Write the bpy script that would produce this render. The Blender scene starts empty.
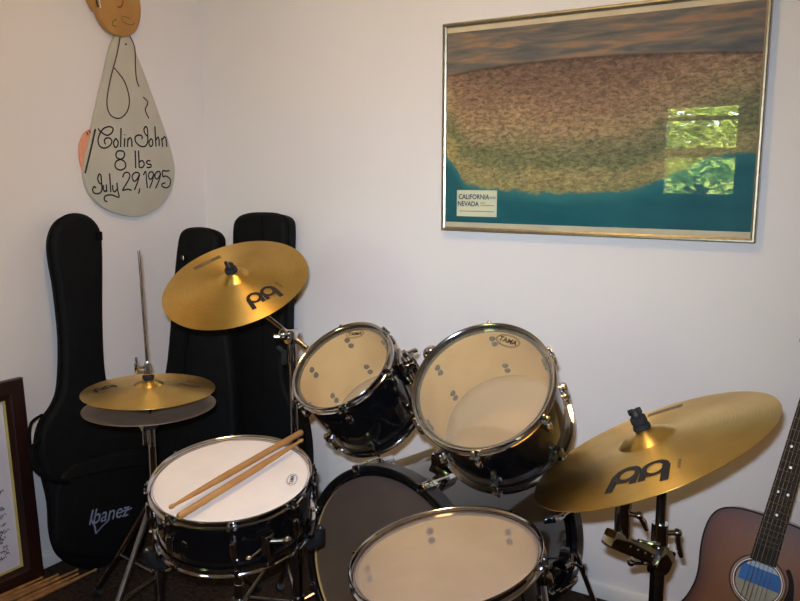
import bpy, bmesh, math, random
from mathutils import Vector, Matrix
random.seed(7)
S = bpy.context.scene
COL = S.collection
PI = math.pi
V = Vector

# ------------------------------------------------------------------ camera
F_PX, CX, CY = 778.0, 400.0, 300.5
CAM = V((0, 0, 1.30))
PITCH, YAW = math.radians(9.1), math.radians(31.9)
FW = V((-math.sin(YAW)*math.cos(PITCH), math.cos(YAW)*math.cos(PITCH), -math.sin(PITCH)))
RT = V((math.cos(YAW), math.sin(YAW), 0))
UP = RT.cross(FW)
cam_d = bpy.data.cameras.new('camera')
cam_d.sensor_width = 36.0
cam_d.lens = F_PX/800*36.0
cam_d.clip_start = 0.02
cam = bpy.data.objects.new('camera', cam_d)
COL.objects.link(cam)
cam.location = CAM
cam.rotation_euler = (PI/2-PITCH, 0, YAW)
S.camera = cam

def ray(x, y):
    return FW + RT*((x-CX)/F_PX) - UP*((y-CY)/F_PX)
def at(x, y, d):
    return CAM + ray(x, y)*d
def onp(x, y, n, p):
    r = ray(x, y); n = V(n)
    return CAM + r*(n.dot(V(p)-CAM)/n.dot(r))

# room
XL, YB, XR, YF, ZC = -2.31, 2.25, 1.75, -1.90, 2.44

# ------------------------------------------------------------------ materials
def lin(c):
    return tuple(((v/255)/12.92 if v/255 <= .04045 else ((v/255+.055)/1.055)**2.4) for v in c) + (1.0,)
def newmat(name):
    m = bpy.data.materials.new(name); m.use_nodes = True
    nt = m.node_tree; nt.nodes.clear()
    out = nt.nodes.new('ShaderNodeOutputMaterial')
    return m, nt, out
def N(nt, kind, **kw):
    n = nt.nodes.new(kind)
    for k, v in kw.items():
        if k in n.inputs.keys(): n.inputs[k].default_value = v
        else: setattr(n, k, v)
    return n
def pbr(name, col, rough=.5, metal=0, noise=None, bump=None, coat=0, spec=None):
    """noise=(scale, second colour, detail)   bump=(scale, strength, distance)"""
    m, nt, out = newmat(name)
    b = N(nt, 'ShaderNodeBsdfPrincipled', Roughness=rough, Metallic=metal)
    b.inputs['Base Color'].default_value = lin(col)
    if spec is not None: b.inputs['Specular IOR Level'].default_value = spec
    if coat:
        b.inputs['Coat Weight'].default_value = coat
        b.inputs['Coat Roughness'].default_value = .04
    tc = N(nt, 'ShaderNodeTexCoord')
    if noise:
        nz = N(nt, 'ShaderNodeTexNoise', Scale=noise[0], Detail=noise[2] if len(noise) > 2 else 4.0)
        nt.links.new(tc.outputs['Object'], nz.inputs['Vector'])
        r = N(nt, 'ShaderNodeValToRGB')
        r.color_ramp.elements[0].position = .35; r.color_ramp.elements[0].color = lin(col)
        r.color_ramp.elements[1].position = .65; r.color_ramp.elements[1].color = lin(noise[1])
        nt.links.new(nz.outputs['Fac'], r.inputs['Fac'])
        nt.links.new(r.outputs['Color'], b.inputs['Base Color'])
    if bump:
        nb = N(nt, 'ShaderNodeTexNoise', Scale=bump[0], Detail=3.0)
        nt.links.new(tc.outputs['Object'], nb.inputs['Vector'])
        bp = N(nt, 'ShaderNodeBump', Strength=bump[1], Distance=bump[2])
        nt.links.new(nb.outputs['Fac'], bp.inputs['Height'])
        nt.links.new(bp.outputs['Normal'], b.inputs['Normal'])
    nt.links.new(b.outputs[0], out.inputs[0])
    return m

M = {}
M['wall'] = pbr('wall_paint', (228, 221, 216), .75, noise=(1.5, (224, 217, 212)), bump=(180, .12, .002))
M['ceiling'] = pbr('ceiling_paint', (232, 226, 216), .85, bump=(90, .3, .004))
M['trim'] = pbr('trim_paint', (228, 222, 214), .4, noise=(6, (222, 216, 208)))
M['chrome'] = pbr('chrome', (205, 205, 208), .09, 1, noise=(30, (195, 195, 200)))
M['dull_chrome'] = pbr('worn_chrome', (165, 162, 158), .2, 1, noise=(40, (140, 136, 132)))
M['black_lacquer'] = pbr('black_lacquer', (7, 7, 8), .10, noise=(4, (10, 10, 12)), coat=.6)
M['hoop_black'] = pbr('black_hoop_lacquer', (9, 9, 11), .3, noise=(20, (14, 14, 16)))
M['rubber'] = pbr('black_rubber', (13, 13, 14), .6, noise=(50, (20, 20, 20)), bump=(200, .1, .001))
M['felt'] = pbr('black_felt', (12, 12, 16), .95, noise=(90, (24, 24, 30)), bump=(300, .5, .001))
M['nylon'] = pbr('black_nylon', (9, 9, 10), .7, noise=(60, (14, 14, 15)), bump=(400, .25, .001), spec=.15)
M['nylon_trim'] = pbr('black_piping', (10, 10, 11), .85, noise=(60, (14, 14, 15)), bump=(200, .2, .001), spec=.08)
M['vinyl'] = pbr('black_vinyl', (7, 7, 7), .7, noise=(30, (12, 12, 12)), bump=(220, .2, .001), spec=.15)
M['carpet'] = pbr('brown_carpet', (74, 58, 46), .95, noise=(70, (46, 35, 27), 6), bump=(260, .9, .01), spec=.1)
M['stick'] = pbr('hickory', (176, 128, 74), .45, noise=(14, (160, 110, 60)))
M['stick_old'] = pbr('worn_hickory', (172, 122, 68), .6, noise=(20, (112, 74, 40)))
M['maple'] = pbr('inner_ply', (212, 172, 108), .5, noise=(9, (198, 156, 92)))
M['snare_head'] = pbr('coated_head', (232, 222, 215), .6, noise=(12, (226, 216, 209)), bump=(300, .15, .0005))
M['ink'] = pbr('black_ink', (18, 16, 16), .55, noise=(20, (26, 22, 22)))
M['ink_brown'] = pbr('brown_ink', (70, 40, 26), .6, noise=(20, (58, 34, 22)))
M['ink_red'] = pbr('red_brown_ink', (150, 62, 30), .6, noise=(20, (130, 50, 26)))
M['ink_green'] = pbr('faded_green_ink', (120, 96, 44), .6, noise=(20, (108, 88, 40)))
M['ink_grey'] = pbr('grey_print', (88, 74, 48), .5, noise=(60, (118, 98, 60)))
M['ink_blue'] = pbr('navy_print', (40, 42, 66), .6, noise=(20, (50, 50, 72)))
M['logo_white'] = pbr('pale_embroidery', (132, 140, 158), .7, noise=(80, (112, 120, 140)))
M['board'] = pbr('painted_board', (188, 182, 164), .6, noise=(10, (182, 176, 158)))
M['board_tan'] = pbr('tan_painted_board', (182, 134, 68), .55, noise=(14, (170, 120, 58)))
M['board_pink'] = pbr('pink_painted_board', (222, 150, 118), .6, noise=(12, (214, 142, 110)))
M['silver_frame'] = pbr('champagne_metal', (188, 178, 156), .36, 1, noise=(60, (174, 164, 144)))
M['mat_strip'] = pbr('cream_strip', (222, 200, 164), .7, noise=(20, (212, 190, 156)))
M['card'] = pbr('cream_card', (236, 222, 184), .7, noise=(12, (228, 214, 178)))
M['card_line'] = pbr('tan_print', (190, 140, 90), .7, noise=(12, (180, 130, 84)))
M['wood_dark'] = pbr('mahogany_frame', (34, 13, 8), .42, noise=(12, (46, 19, 11)), coat=.2)
M['gilt'] = pbr('gilt_lip', (200, 184, 110), .5, noise=(12, (184, 168, 98)))
M['paper'] = pbr('signed_paper', (214, 210, 222), .8, noise=(8, (206, 202, 214)))
M['ebony'] = pbr('rosewood_board', (34, 24, 18), .6, noise=(30, (48, 34, 25)), spec=.15)
M['fret'] = pbr('nickel_fret', (120, 108, 86), .45, 1, noise=(30, (110, 98, 78)))
M['pearl'] = pbr('pearl_dot', (235, 232, 225), .3, noise=(30, (225, 222, 215)))
M['steel_string'] = pbr('steel_string', (120, 100, 70), .5, 1, noise=(30, (110, 92, 64)))
M['guitar_side'] = pbr('mahogany_side', (74, 30, 20), .3, noise=(10, (60, 24, 16)), coat=.4)
M['pickguard'] = pbr('black_pickguard', (10, 9, 10), .15, noise=(10, (14, 12, 13)))
M['label_blue'] = pbr('blue_label', (36, 98, 160), .6, noise=(10, (44, 110, 172)))
M['label_white'] = pbr('white_label', (200, 205, 212), .6, noise=(10, (190, 196, 204)))
M['guitar_inside'] = pbr('spruce_inside', (190, 170, 140), .8, noise=(30, (176, 156, 126)))
M['bark'] = pbr('bark', (80, 62, 46), .9, noise=(14, (58, 44, 34)), bump=(20, .6, .03))
M['grass'] = pbr('lawn', (84, 112, 46), .9, noise=(6, (64, 92, 36)), bump=(40, .6, .03))
M['clip_white'] = pbr('white_nylon_washer', (222, 216, 204), .5, noise=(30, (214, 208, 196)))

def leaf_mat():
    m, nt, out = newmat('leaf')
    d = N(nt, 'ShaderNodeBsdfDiffuse'); t = N(nt, 'ShaderNodeBsdfTranslucent')
    tc = N(nt, 'ShaderNodeTexCoord'); nz = N(nt, 'ShaderNodeTexNoise', Scale=3.0)
    nt.links.new(tc.outputs['Object'], nz.inputs['Vector'])
    r = N(nt, 'ShaderNodeValToRGB')
    r.color_ramp.elements[0].position = .35; r.color_ramp.elements[0].color = lin((140, 170, 70))
    r.color_ramp.elements[1].position = .65; r.color_ramp.elements[1].color = lin((196, 206, 110))
    nt.links.new(nz.outputs['Fac'], r.inputs['Fac'])
    for s in (d, t): nt.links.new(r.outputs[0], s.inputs['Color'])
    mx = N(nt, 'ShaderNodeMixShader', Fac=.45)
    nt.links.new(d.outputs[0], mx.inputs[1]); nt.links.new(t.outputs[0], mx.inputs[2])
    nt.links.new(mx.outputs[0], out.inputs[0])
    return m
M['leaf'] = leaf_mat()

def head_mat(name, col, see, rough=.18):
    """translucent drum film: see = share of light that passes straight through"""
    m, nt, out = newmat(name)
    b = N(nt, 'ShaderNodeBsdfPrincipled', Roughness=rough)
    tc = N(nt, 'ShaderNodeTexCoord'); nz = N(nt, 'ShaderNodeTexNoise', Scale=14.0)
    nt.links.new(tc.outputs['Object'], nz.inputs['Vector'])
    r = N(nt, 'ShaderNodeValToRGB')
    r.color_ramp.elements[0].position = .35; r.color_ramp.elements[0].color = lin(col)
    r.color_ramp.elements[1].position = .65; r.color_ramp.elements[1].color = lin(tuple(v*.97 for v in col))
    nt.links.new(nz.outputs['Fac'], r.inputs['Fac']); nt.links.new(r.outputs[0], b.inputs['Base Color'])
    t = N(nt, 'ShaderNodeBsdfTransparent'); t.inputs[0].default_value = (1, .97, .93, 1)
    mx = N(nt, 'ShaderNodeMixShader', Fac=see)
    nt.links.new(b.outputs[0], mx.inputs[1]); nt.links.new(t.outputs[0], mx.inputs[2])
    nt.links.new(mx.outputs[0], out.inputs[0])
    return m
M['tom_head'] = head_mat('clear_tom_head', (228, 212, 178), .83, .3)
M['reso_head'] = head_mat('cloudy_lower_head', (168, 134, 90), .40, .4)
M['floor_head'] = head_mat('clear_floor_tom_head', (222, 202, 184), .64, .3)
M['kick_head'] = head_mat('smoky_kick_head', (86, 73, 68), .30, .3)

def glass_mat(name, rough=0.0, ior=1.5):
    m, nt, out = newmat(name)
    g = N(nt, 'ShaderNodeBsdfGlossy', Roughness=rough)
    t = N(nt, 'ShaderNodeBsdfTransparent'); t.inputs[0].default_value = (.97, .98, .97, 1)
    f = N(nt, 'ShaderNodeFresnel', IOR=ior)
    mx = N(nt, 'ShaderNodeMixShader')
    nt.links.new(f.outputs[0], mx.inputs[0]); nt.links.new(t.outputs[0], mx.inputs[1]); nt.links.new(g.outputs[0], mx.inputs[2])
    nt.links.new(mx.outputs[0], out.inputs[0])
    return m
M['picture_glass'] = glass_mat('picture_glass')
M['window_glass'] = glass_mat('window_glass')

def brass_mat():
    m, nt, out = newmat('lathed_brass')
    b = N(nt, 'ShaderNodeBsdfPrincipled', Metallic=1.0, Roughness=.36)
    b.inputs['Anisotropic'].default_value = .8; b.inputs['Anisotropic Rotation'].default_value = .25
    tg = N(nt, 'ShaderNodeTangent'); tg.direction_type = 'RADIAL'; tg.axis = 'Z'
    nt.links.new(tg.outputs[0], b.inputs['Tangent'])
    tc = N(nt, 'ShaderNodeTexCoord')
    # distance from the axis drives the lathe rings
    sx = N(nt, 'ShaderNodeSeparateXYZ'); nt.links.new(tc.outputs['Object'], sx.inputs[0])
    cx = N(nt, 'ShaderNodeCombineXYZ'); nt.links.new(sx.outputs[0], cx.inputs[0]); nt.links.new(sx.outputs[1], cx.inputs[1])
    ln = N(nt, 'ShaderNodeVectorMath', operation='LENGTH'); nt.links.new(cx.outputs[0], ln.inputs[0])
    nz = N(nt, 'ShaderNodeTexNoise', Scale=420.0, Detail=4.0); nz.noise_dimensions = '1D'
    nt.links.new(ln.outputs['Value'], nz.inputs['W'])
    n2 = N(nt, 'ShaderNodeTexNoise', Scale=9.0, Detail=3.0); nt.links.new(tc.outputs['Object'], n2.inputs['Vector'])
    r = N(nt, 'ShaderNodeValToRGB')
    r.color_ramp.elements[0].position = .3; r.color_ramp.elements[0].color = lin((206, 164, 78))
    r.color_ramp.elements[1].position = .7; r.color_ramp.elements[1].color = lin((236, 204, 122))
    ad = N(nt, 'ShaderNodeMath', operation='ADD'); hf = N(nt, 'ShaderNodeMath', operation='MULTIPLY'); hf.inputs[1].default_value = .5
    nt.links.new(nz.outputs['Fac'], ad.inputs[0]); nt.links.new(n2.outputs['Fac'], ad.inputs[1])
    nt.links.new(ad.outputs[0], hf.inputs[0]); nt.links.new(hf.outputs[0], r.inputs['Fac'])
    nt.links.new(r.outputs[0], b.inputs['Base Color'])
    bp = N(nt, 'ShaderNodeBump', Strength=.12, Distance=.0006)
    nt.links.new(nz.outputs['Fac'], bp.inputs['Height']); nt.links.new(bp.outputs['Normal'], b.inputs['Normal'])
    nt.links.new(b.outputs[0], out.inputs[0])
    return m
M['brass'] = brass_mat()
M['shaded_bronze'] = pbr('bronze_in_shade', (186, 168, 148), .6, 1, noise=(9, (170, 152, 134)))  # lower hi-hat: shade under the upper cymbal put into a greyer colour

def map_mat():
    """printed panorama: cloudy sky, ridged land, sea, divided by two curves over the print's own width"""
    m, nt, out = newmat('panorama_print')
    L = nt.links.new
    uv = N(nt, 'ShaderNodeUVMap'); sp = N(nt, 'ShaderNodeSeparateXYZ'); L(uv.outputs[0], sp.inputs[0])
    def curve(pts):
        c = N(nt, 'ShaderNodeFloatCurve'); k = c.mapping.curves[0]
        k.points[0].location = pts[0]; k.points[1].location = pts[-1]
        for p in pts[1:-1]: k.points.new(*p)
        c.mapping.update(); L(sp.outputs[0], c.inputs['Value']); return c.outputs[0]
    def math_(op, a, b):
        n = N(nt, 'ShaderNodeMath', operation=op)
        for i, v in enumerate((a, b)):
            if isinstance(v, (int, float)): n.inputs[i].default_value = v
            else: L(v, n.inputs[i])
        return n.outputs[0]
    def noise(sx, sy, scale, detail=5, rough=.6, dist=0):
        mp = N(nt, 'ShaderNodeMapping'); mp.inputs['Scale'].default_value = (sx, sy, 1); L(uv.outputs[0], mp.inputs[0])
        n = N(nt, 'ShaderNodeTexNoise', Scale=scale, Detail=float(detail), Roughness=rough, Distortion=float(dist)); L(mp.outputs[0], n.inputs['Vector'])
        return n.outputs['Fac']
    def ramp(f, stops):
        r = N(nt, 'ShaderNodeValToRGB'); e = r.color_ramp.elements
        e[0].position, e[0].color = stops[0][0], lin(stops[0][1]); e[1].position, e[1].color = stops[-1][0], lin(stops[-1][1])
        for p, c in stops[1:-1]:
            q = e.new(p); q.color = lin(c)
        L(f, r.inputs['Fac']); return r.outputs[0]
    def mix(f, a, b, mode='MIX'):
        n = N(nt, 'ShaderNodeMix', data_type='RGBA', blend_type=mode)
        if isinstance(f, (int, float)): n.inputs[0].default_value = f
        else: L(f, n.inputs[0])
        L(a, n.inputs[6]); L(b, n.inputs[7]); return n.outputs[2]
    wob = math_('MULTIPLY', math_('SUBTRACT', noise(1.5, 1, 14, 6), .5), .06)
    coast = curve([(0, .36), (.04, .29), (.08, .22), (.14, .195), (.25, .185), (.4, .17), (.55, .175), (.63, .19), (.70, .22), (.79, .275), (.88, .335), (1, .355)])
    horizon = curve([(0, .765), (.25, .795), (.5, .80), (.8, .785), (1, .765)])
    vv = math_('ADD', sp.outputs[1], wob)
    is_land = math_('MULTIPLY', math_('SUBTRACT', vv, coast), 70.0)
    is_land = N(nt, 'ShaderNodeClamp'); L(math_('MULTIPLY', math_('SUBTRACT', vv, coast), 70.0), is_land.inputs[0])
    is_sky = N(nt, 'ShaderNodeClamp'); L(math_('MULTIPLY', math_('SUBTRACT', math_('ADD', sp.outputs[1], math_('MULTIPLY', wob, .15)), horizon), 120.0), is_sky.inputs[0])
    sky = ramp(noise(1.6, 8, 3.0, 5, .6, .4), [(.30, (88, 90, 90)), (.44, (112, 106, 98)), (.55, (138, 120, 102)), (.64, (172, 130, 98)), (.76, (118, 106, 98))])
    # land: bands by height over the coast, broken up by two noises
    hgt = math_('SUBTRACT', sp.outputs[1], coast)
    band = math_('ADD', math_('MULTIPLY', hgt, 1.55), math_('MULTIPLY', math_('SUBTRACT', noise(1.2, 2.6, 5, 6, .65, .6), .5), .42))
    base = ramp(band, [(0, (182, 166, 108)), (.12, (194, 170, 114)), (.22, (146, 142, 96)), (.34, (158, 146, 104)), (.46, (190, 160, 118)), (.64, (172, 138, 108)), (.85, (146, 116, 96)), (1, (126, 104, 90))])
    ridge = ramp(noise(2.2, 3.0, 21, 10, .78, .6), [(.36, (40, 40, 40)), (.47, (134, 132, 128)), (.60, (205, 200, 194))])
    land = mix(.7, base, ridge, 'OVERLAY')
    sea = ramp(noise(1.4, 2.4, 4, 5), [(.3, (22, 82, 86)), (.5, (32, 98, 100)), (.7, (50, 116, 112))])
    shelf = ramp(math_('SUBTRACT', coast, sp.outputs[1]), [(0, (84, 148, 134)), (.05, (40, 110, 110)), (.3, (26, 92, 96))])
    sea = mix(.5, sea, shelf)
    c = mix(is_land.outputs[0], sea, land)
    edge = N(nt, 'ShaderNodeClamp'); L(math_('SUBTRACT', 1.0, math_('MULTIPLY', math_('ABSOLUTE', math_('SUBTRACT', math_('ADD', sp.outputs[1], math_('MULTIPLY', wob, .15)), horizon), 0), 90.0)), edge.inputs[0])
    dark = N(nt, 'ShaderNodeRGB'); dark.outputs[0].default_value = lin((64, 50, 44))
    c = mix(is_sky.outputs[0], c, sky); c = mix(math_('MULTIPLY', edge.outputs[0], .6), c, dark.outputs[0])
    b = N(nt, 'ShaderNodeBsdfPrincipled', Roughness=.6); b.inputs['Specular IOR Level'].default_value = .2
    L(c, b.inputs['Base Color']); L(b.outputs[0], out.inputs[0])
    return m
M['map'] = map_mat()

def sunburst_mat():
    """spruce top stained from amber centre to a dark rim, with fine vertical grain"""
    m, nt, out = newmat('sunburst_top'); L = nt.links.new
    tc = N(nt, 'ShaderNodeTexCoord')
    mp = N(nt, 'ShaderNodeMapping'); mp.inputs['Scale'].default_value = (60, 1.5, 1); L(tc.outputs['Object'], mp.inputs[0])
    nz = N(nt, 'ShaderNodeTexNoise', Scale=2.0, Detail=3.0); L(mp.outputs[0], nz.inputs['Vector'])
    at_ = N(nt, 'ShaderNodeAttribute'); at_.attribute_name = 'rim'
    r = N(nt, 'ShaderNodeValToRGB'); e = r.color_ramp.elements
    e[0].position, e[0].color = 0, lin((72, 29, 14)); e[1].position, e[1].color = 1, lin((134, 75, 28))
    q = e.new(.35); q.color = lin((108, 50, 19))
    L(at_.outputs['Fac'], r.inputs['Fac'])
    mx = N(nt, 'ShaderNodeMix', data_type='RGBA', blend_type='MULTIPLY'); mx.inputs[0].default_value = .25
    L(r.outputs[0], mx.inputs[6]); L(nz.outputs['Color'], mx.inputs[7])
    b = N(nt, 'ShaderNodeBsdfPrincipled', Roughness=.38); b.inputs['Specular IOR Level'].default_value = .25; L(mx.outputs[2], b.inputs['Base Color']); L(b.outputs[0], out.inputs[0])
    return m
M['sunburst'] = sunburst_mat()

def emit_mat(name, col, strength):
    m, nt, out = newmat(name)
    e = N(nt, 'ShaderNodeEmission', Strength=strength); e.inputs[0].default_value = col
    nt.links.new(e.outputs[0], out.inputs[0]); return m

# ------------------------------------------------------------------ mesh helpers
def frame_to(z, x=None):
    z = V(z).normalized()
    x = V(x) if x is not None else (V((1, 0, 0)) if abs(z.x) < .9 else V((0, 1, 0)))
    x = (x - z*x.dot(z)).normalized()
    y = z.cross(x)
    m = Matrix.Identity(4)
    for i in range(3): m[i][0], m[i][1], m[i][2] = x[i], y[i], z[i]
    return m
def pose(o, z, x=None):
    m = frame_to(z, x); m.translation = V(o); return m
def smooth_line(pts, k=6, closed=False):
    pts = [V(p) for p in pts]; n = len(pts); out = []
    if n < 3: return pts
    rng = range(n if closed else n-1)
    for i in rng:
        p = [pts[(i+j) % n] if closed else pts[min(max(i+j, 0), n-1)] for j in (-1, 0, 1, 2)]
        for s in range(k):
            t = s/k
            out.append(.5*((2*p[1]) + (p[2]-p[0])*t + (2*p[0]-5*p[1]+4*p[2]-p[3])*t*t + (3*p[1]-p[0]-3*p[2]+p[3])*t**3))
    if not closed: out.append(pts[-1])
    return out

class MB:
    def __init__(s, mat4=None):
        s.bm = bmesh.new(); s.m = mat4 or Matrix.Identity(4)
    def v(s, p): return s.bm.verts.new(s.m @ V(p))
    def face(s, vs):
        try: return s.bm.faces.new(vs)
        except ValueError: return None
    def box(s, c, size, rot=None, bev=.0):
        b = bmesh.new(); bmesh.ops.create_cube(b, size=1)
        for q in b.verts: q.co = V((q.co.x*size[0], q.co.y*size[1], q.co.z*size[2]))
        if bev: bmesh.ops.bevel(b, geom=b.edges[:], offset=bev, segments=2, affect='EDGES', profile=.6)
        t = rot.copy() if rot else Matrix.Identity(4); t.translation = V(c)
        s._merge(b, s.m @ t); return s
    def _merge(s, b, t):
        mp = {}
        for q in b.verts: mp[q.index] = None
        b.verts.index_update()
        vs = [s.bm.verts.new(t @ q.co) for q in b.verts]
        for f in b.faces: s.face([vs[q.index] for q in f.verts])
        b.free()
    def sweep(s, pts, radii, seg=12, cap=True):
        pts = [V(p) for p in pts]; rings = []; prev = None
        for i, p in enumerate(pts):
            a = pts[max(i-1, 0)]; b = pts[min(i+1, len(pts)-1)]
            t = (b-a).normalized()
            if prev is None: fm = frame_to(t)
            else:
                x = prev - t*prev.dot(t)
                fm = frame_to(t, x if x.length > 1e-5 else None)
            prev = V((fm[0][0], fm[1][0], fm[2][0]))
            r = radii[i] if isinstance(radii, (list, tuple)) else radii
            rings.append([s.v(p + fm.to_3x3() @ V((r*math.cos(2*PI*k/seg), r*math.sin(2*PI*k/seg), 0))) for k in range(seg)])
        for a, b in zip(rings, rings[1:]):
            for k in range(seg): s.face([a[k], a[(k+1) % seg], b[(k+1) % seg], b[k]])
        if cap:
            s.face(rings[0][::-1]); s.face(rings[-1])
        return s
    def cyl(s, a, b, r, r2=None, seg=20):
        return s.sweep([a, b], [r, r if r2 is None else r2], seg)
    def lathe(s, prof, seg=64, t=None, closed=False):
        t = t or Matrix.Identity(4); rings = []
        for r, z in prof:
            if r < 1e-6: rings.append([s.v(t @ V((0, 0, z)))])
            else: rings.append([s.v(t @ V((r*math.cos(2*PI*k/seg), r*math.sin(2*PI*k/seg), z))) for k in range(seg)])
        prs = list(zip(rings, rings[1:])) + ([(rings[-1], rings[0])] if closed else [])
        for a, b in prs:
            for k in range(seg):
                k2 = (k+1) % seg
                if len(a) == 1 and len(b) == 1: continue
                if len(a) == 1: s.face([a[0], b[k2], b[k]])
                elif len(b) == 1: s.face([a[k], a[k2], b[0]])
                else: s.face([a[k], a[k2], b[k2], b[k]])
        return s
    def ball(s, c, r, sc=(1, 1, 1), seg=16, rings=10, rot=None):
        t = Matrix.Translation(V(c)) @ (rot or Matrix.Identity(4)) @ Matrix.Diagonal((sc[0], sc[1], sc[2], 1))
        return s.lathe([(r*math.sin(PI*i/rings), -r*math.cos(PI*i/rings)) for i in range(rings+1)], seg, t)
    def prism(s, outline, back, bev=0, steps=3):
        """closed outline (3-D, front face) thickened along vector back; rounded front edge inset by bev"""
        o = [V(p) for p in outline]; n = len(o); c = sum(o, V())/n; bk = V(back); th = bk.length; d = bk.normalized()
        # inset directions in the outline's plane
        ins = []
        for i in range(n):
            e = (o[(i+1) % n]-o[i-1]).normalized(); q = e.cross(d)
            if q.dot(c-o[i]) < 0 and bev: pass
            ins.append(q)
        area = sum(((o[i]-c).cross(o[(i+1) % n]-c)).dot(d) for i in range(n))
        sg = -1 if area < 0 else 1
        layers = []
        if bev:
            for k in range(steps+1):
                a = PI/2*k/steps
                layers.append((bev*(1-math.sin(a)), bev*(1-math.cos(a))))
            layers += [(y, th-z) for y, z in reversed(layers)]
        else: layers = [(0, 0), (0, th)]
        rings = [[s.v(o[i] + ins[i]*(-sg*y) + d*z) for i in range(n)] for y, z in layers]
        for a, b in zip(rings, rings[1:]):
            for i in range(n): s.face([a[i], b[i], b[(i+1) % n], a[(i+1) % n]])
        s.face(rings[0]); s.face(rings[-1][::-1])
        return s
    def ribbon(s, pts, nrm, w, closed=False):
        pts = [V(p) for p in pts]; n = len(pts); L = []; nf = nrm if callable(nrm) else (lambda p: V(nrm))
        for i, p in enumerate(pts):
            a = pts[(i-1) % n] if closed else pts[max(i-1, 0)]
            b = pts[(i+1) % n] if closed else pts[min(i+1, n-1)]
            q = (b-a).normalized().cross(nf(p)).normalized()
            ww = w[i] if isinstance(w, list) else w
            L.append((s.v(p+q*ww/2), s.v(p-q*ww/2)))
        for i in range(n if closed else n-1):
            a, b = L[i], L[(i+1) % n]; s.face([a[0], a[1], b[1], b[0]])
        return s
    def poly(s, pts): s.face([s.v(p) for p in pts]); return s
    def build(s, name, mat, parent=None, angle=35, recalc=True):
        if recalc: bmesh.ops.recalc_face_normals(s.bm, faces=s.bm.faces[:])
        me = bpy.data.meshes.new(name)
        s.bm.to_mesh(me); s.bm.free()
        root = parent
        while root is not None and root.parent is not None: root = root.parent
        if root is not None and not getattr(s, 'local', False):
            me.transform(root.matrix_basis.inverted())
        for p in me.polygons: p.use_smooth = True
        me.set_sharp_from_angle(angle=math.radians(angle))
        me.materials.append(mat if not isinstance(mat, str) else M[mat])
        o = bpy.data.objects.new(name, me); COL.objects.link(o)
        if parent is not None: o.parent = parent
        return o
def LB():
    b = MB(); b.local = True; return b

def thing(name, label, cat, mat4, group=None):
    e = bpy.data.objects.new(name, None); COL.objects.link(e)
    e.matrix_basis = mat4 if isinstance(mat4, Matrix) else Matrix.Translation(V(mat4))
    e.empty_display_size = .05
    return tag(e, label, cat, group)
def tag(o, label, cat, group=None, kind=None):
    o['label'] = label; o['category'] = cat
    if group: o['group'] = group
    if kind: o['kind'] = kind
    return o
def struct(b, name, mat, parent=None, label=None):
    o = b.build(name, mat, parent)
    if parent is None:
        o['kind'] = 'structure'
        o['label'] = label or name.replace('_', ' '); o['category'] = name.split('_')[0]
    return o
def text_mesh(body, size, fn, name, mat, parent, bold=0.0, xs=1.0, shear=0.0):
    """letters laid with fn((x, y)) -> point in the thing's own frame; x, y centred on the word"""
    cu = bpy.data.curves.new('lettering', 'FONT'); cu.body = body; cu.size = size; cu.align_x = 'CENTER'; cu.align_y = 'CENTER'
    cu.offset = bold; cu.resolution_u = 3; cu.shear = shear
    ob = bpy.data.objects.new('lettering', cu); COL.objects.link(ob)
    dg = bpy.context.evaluated_depsgraph_get(); dg.update()
    me = bpy.data.meshes.new_from_object(ob.evaluated_get(dg))
    bpy.data.objects.remove(ob); bpy.data.curves.remove(cu)
    for v in me.vertices: v.co = V(fn((v.co.x*xs, v.co.y)))
    me.name = name; me.materials.clear(); me.materials.append(M[mat])
    o = bpy.data.objects.new(name, me); COL.objects.link(o); o.parent = parent
    return o

# ------------------------------------------------------------------ room shell
struct(MB().box(((XL+XR)/2, (YB+YF)/2, -.05), (XR-XL+.3, YB-YF+.3, .10)), 'floor', 'carpet', label='brown carpeted floor')
struct(MB().box(((XL+XR)/2, (YB+YF)/2, ZC+.05), (XR-XL+.3, YB-YF+.3, .10)), 'ceiling', 'ceiling')
struct(MB().box(((XL+XR)/2, YB+.06, ZC/2), (XR-XL+.24, .12, ZC)), 'wall_back', 'wall', label='off white back wall behind the drums')
struct(MB().box((XL-.06, (YB+YF)/2, ZC/2), (.12, YB-YF, ZC)), 'wall_left', 'wall', label='off white left wall under the hanging sign')
struct(MB().box((XR+.06, (YB+YF)/2, ZC/2), (.12, YB-YF, ZC)), 'wall_right', 'wall')
# front wall with the window opening
WX0, WX1, WZ0, WZ1 = -1.56, -.96, 1.12, 1.86
b = MB()
def slab(x0, x1, z0, z1): b.box(((x0+x1)/2, YF-.06, (z0+z1)/2), (x1-x0, .12, z1-z0))
slab(XL-.12, WX0, 0, ZC); slab(WX1, XR+.12, 0, ZC); slab(WX0, WX1, 0, WZ0); slab(WX0, WX1, WZ1, ZC)
struct(b, 'wall_front', 'wall')
win = thing('window_1', 'window in the front wall, seen mirrored in the picture glass', 'window', (WX0/2+WX1/2, YF, WZ0)); win['kind'] = 'structure'
b = MB()
wc, yy = (WX0+WX1)/2, YF-.05
for x in (WX0+.02, WX1-.02): b.box((x, yy, (WZ0+WZ1)/2), (.04, .08, WZ1-WZ0), bev=.004)
for z in (WZ0+.02, WZ1-.02): b.box((wc, yy, z), (WX1-WX0-.08, .08, .04), bev=.004)
b.build('window_frame', 'trim', win)
b = MB().box((wc, yy, 1.475), (WX1-WX0-.08, .05, .07), bev=.004); b.build('meeting_rail', 'trim', win)
b = MB().box((wc, yy, 1.735), (WX1-WX0-.08, .03, .028), bev=.003); b.build('glazing_bar', 'trim', win)
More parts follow.
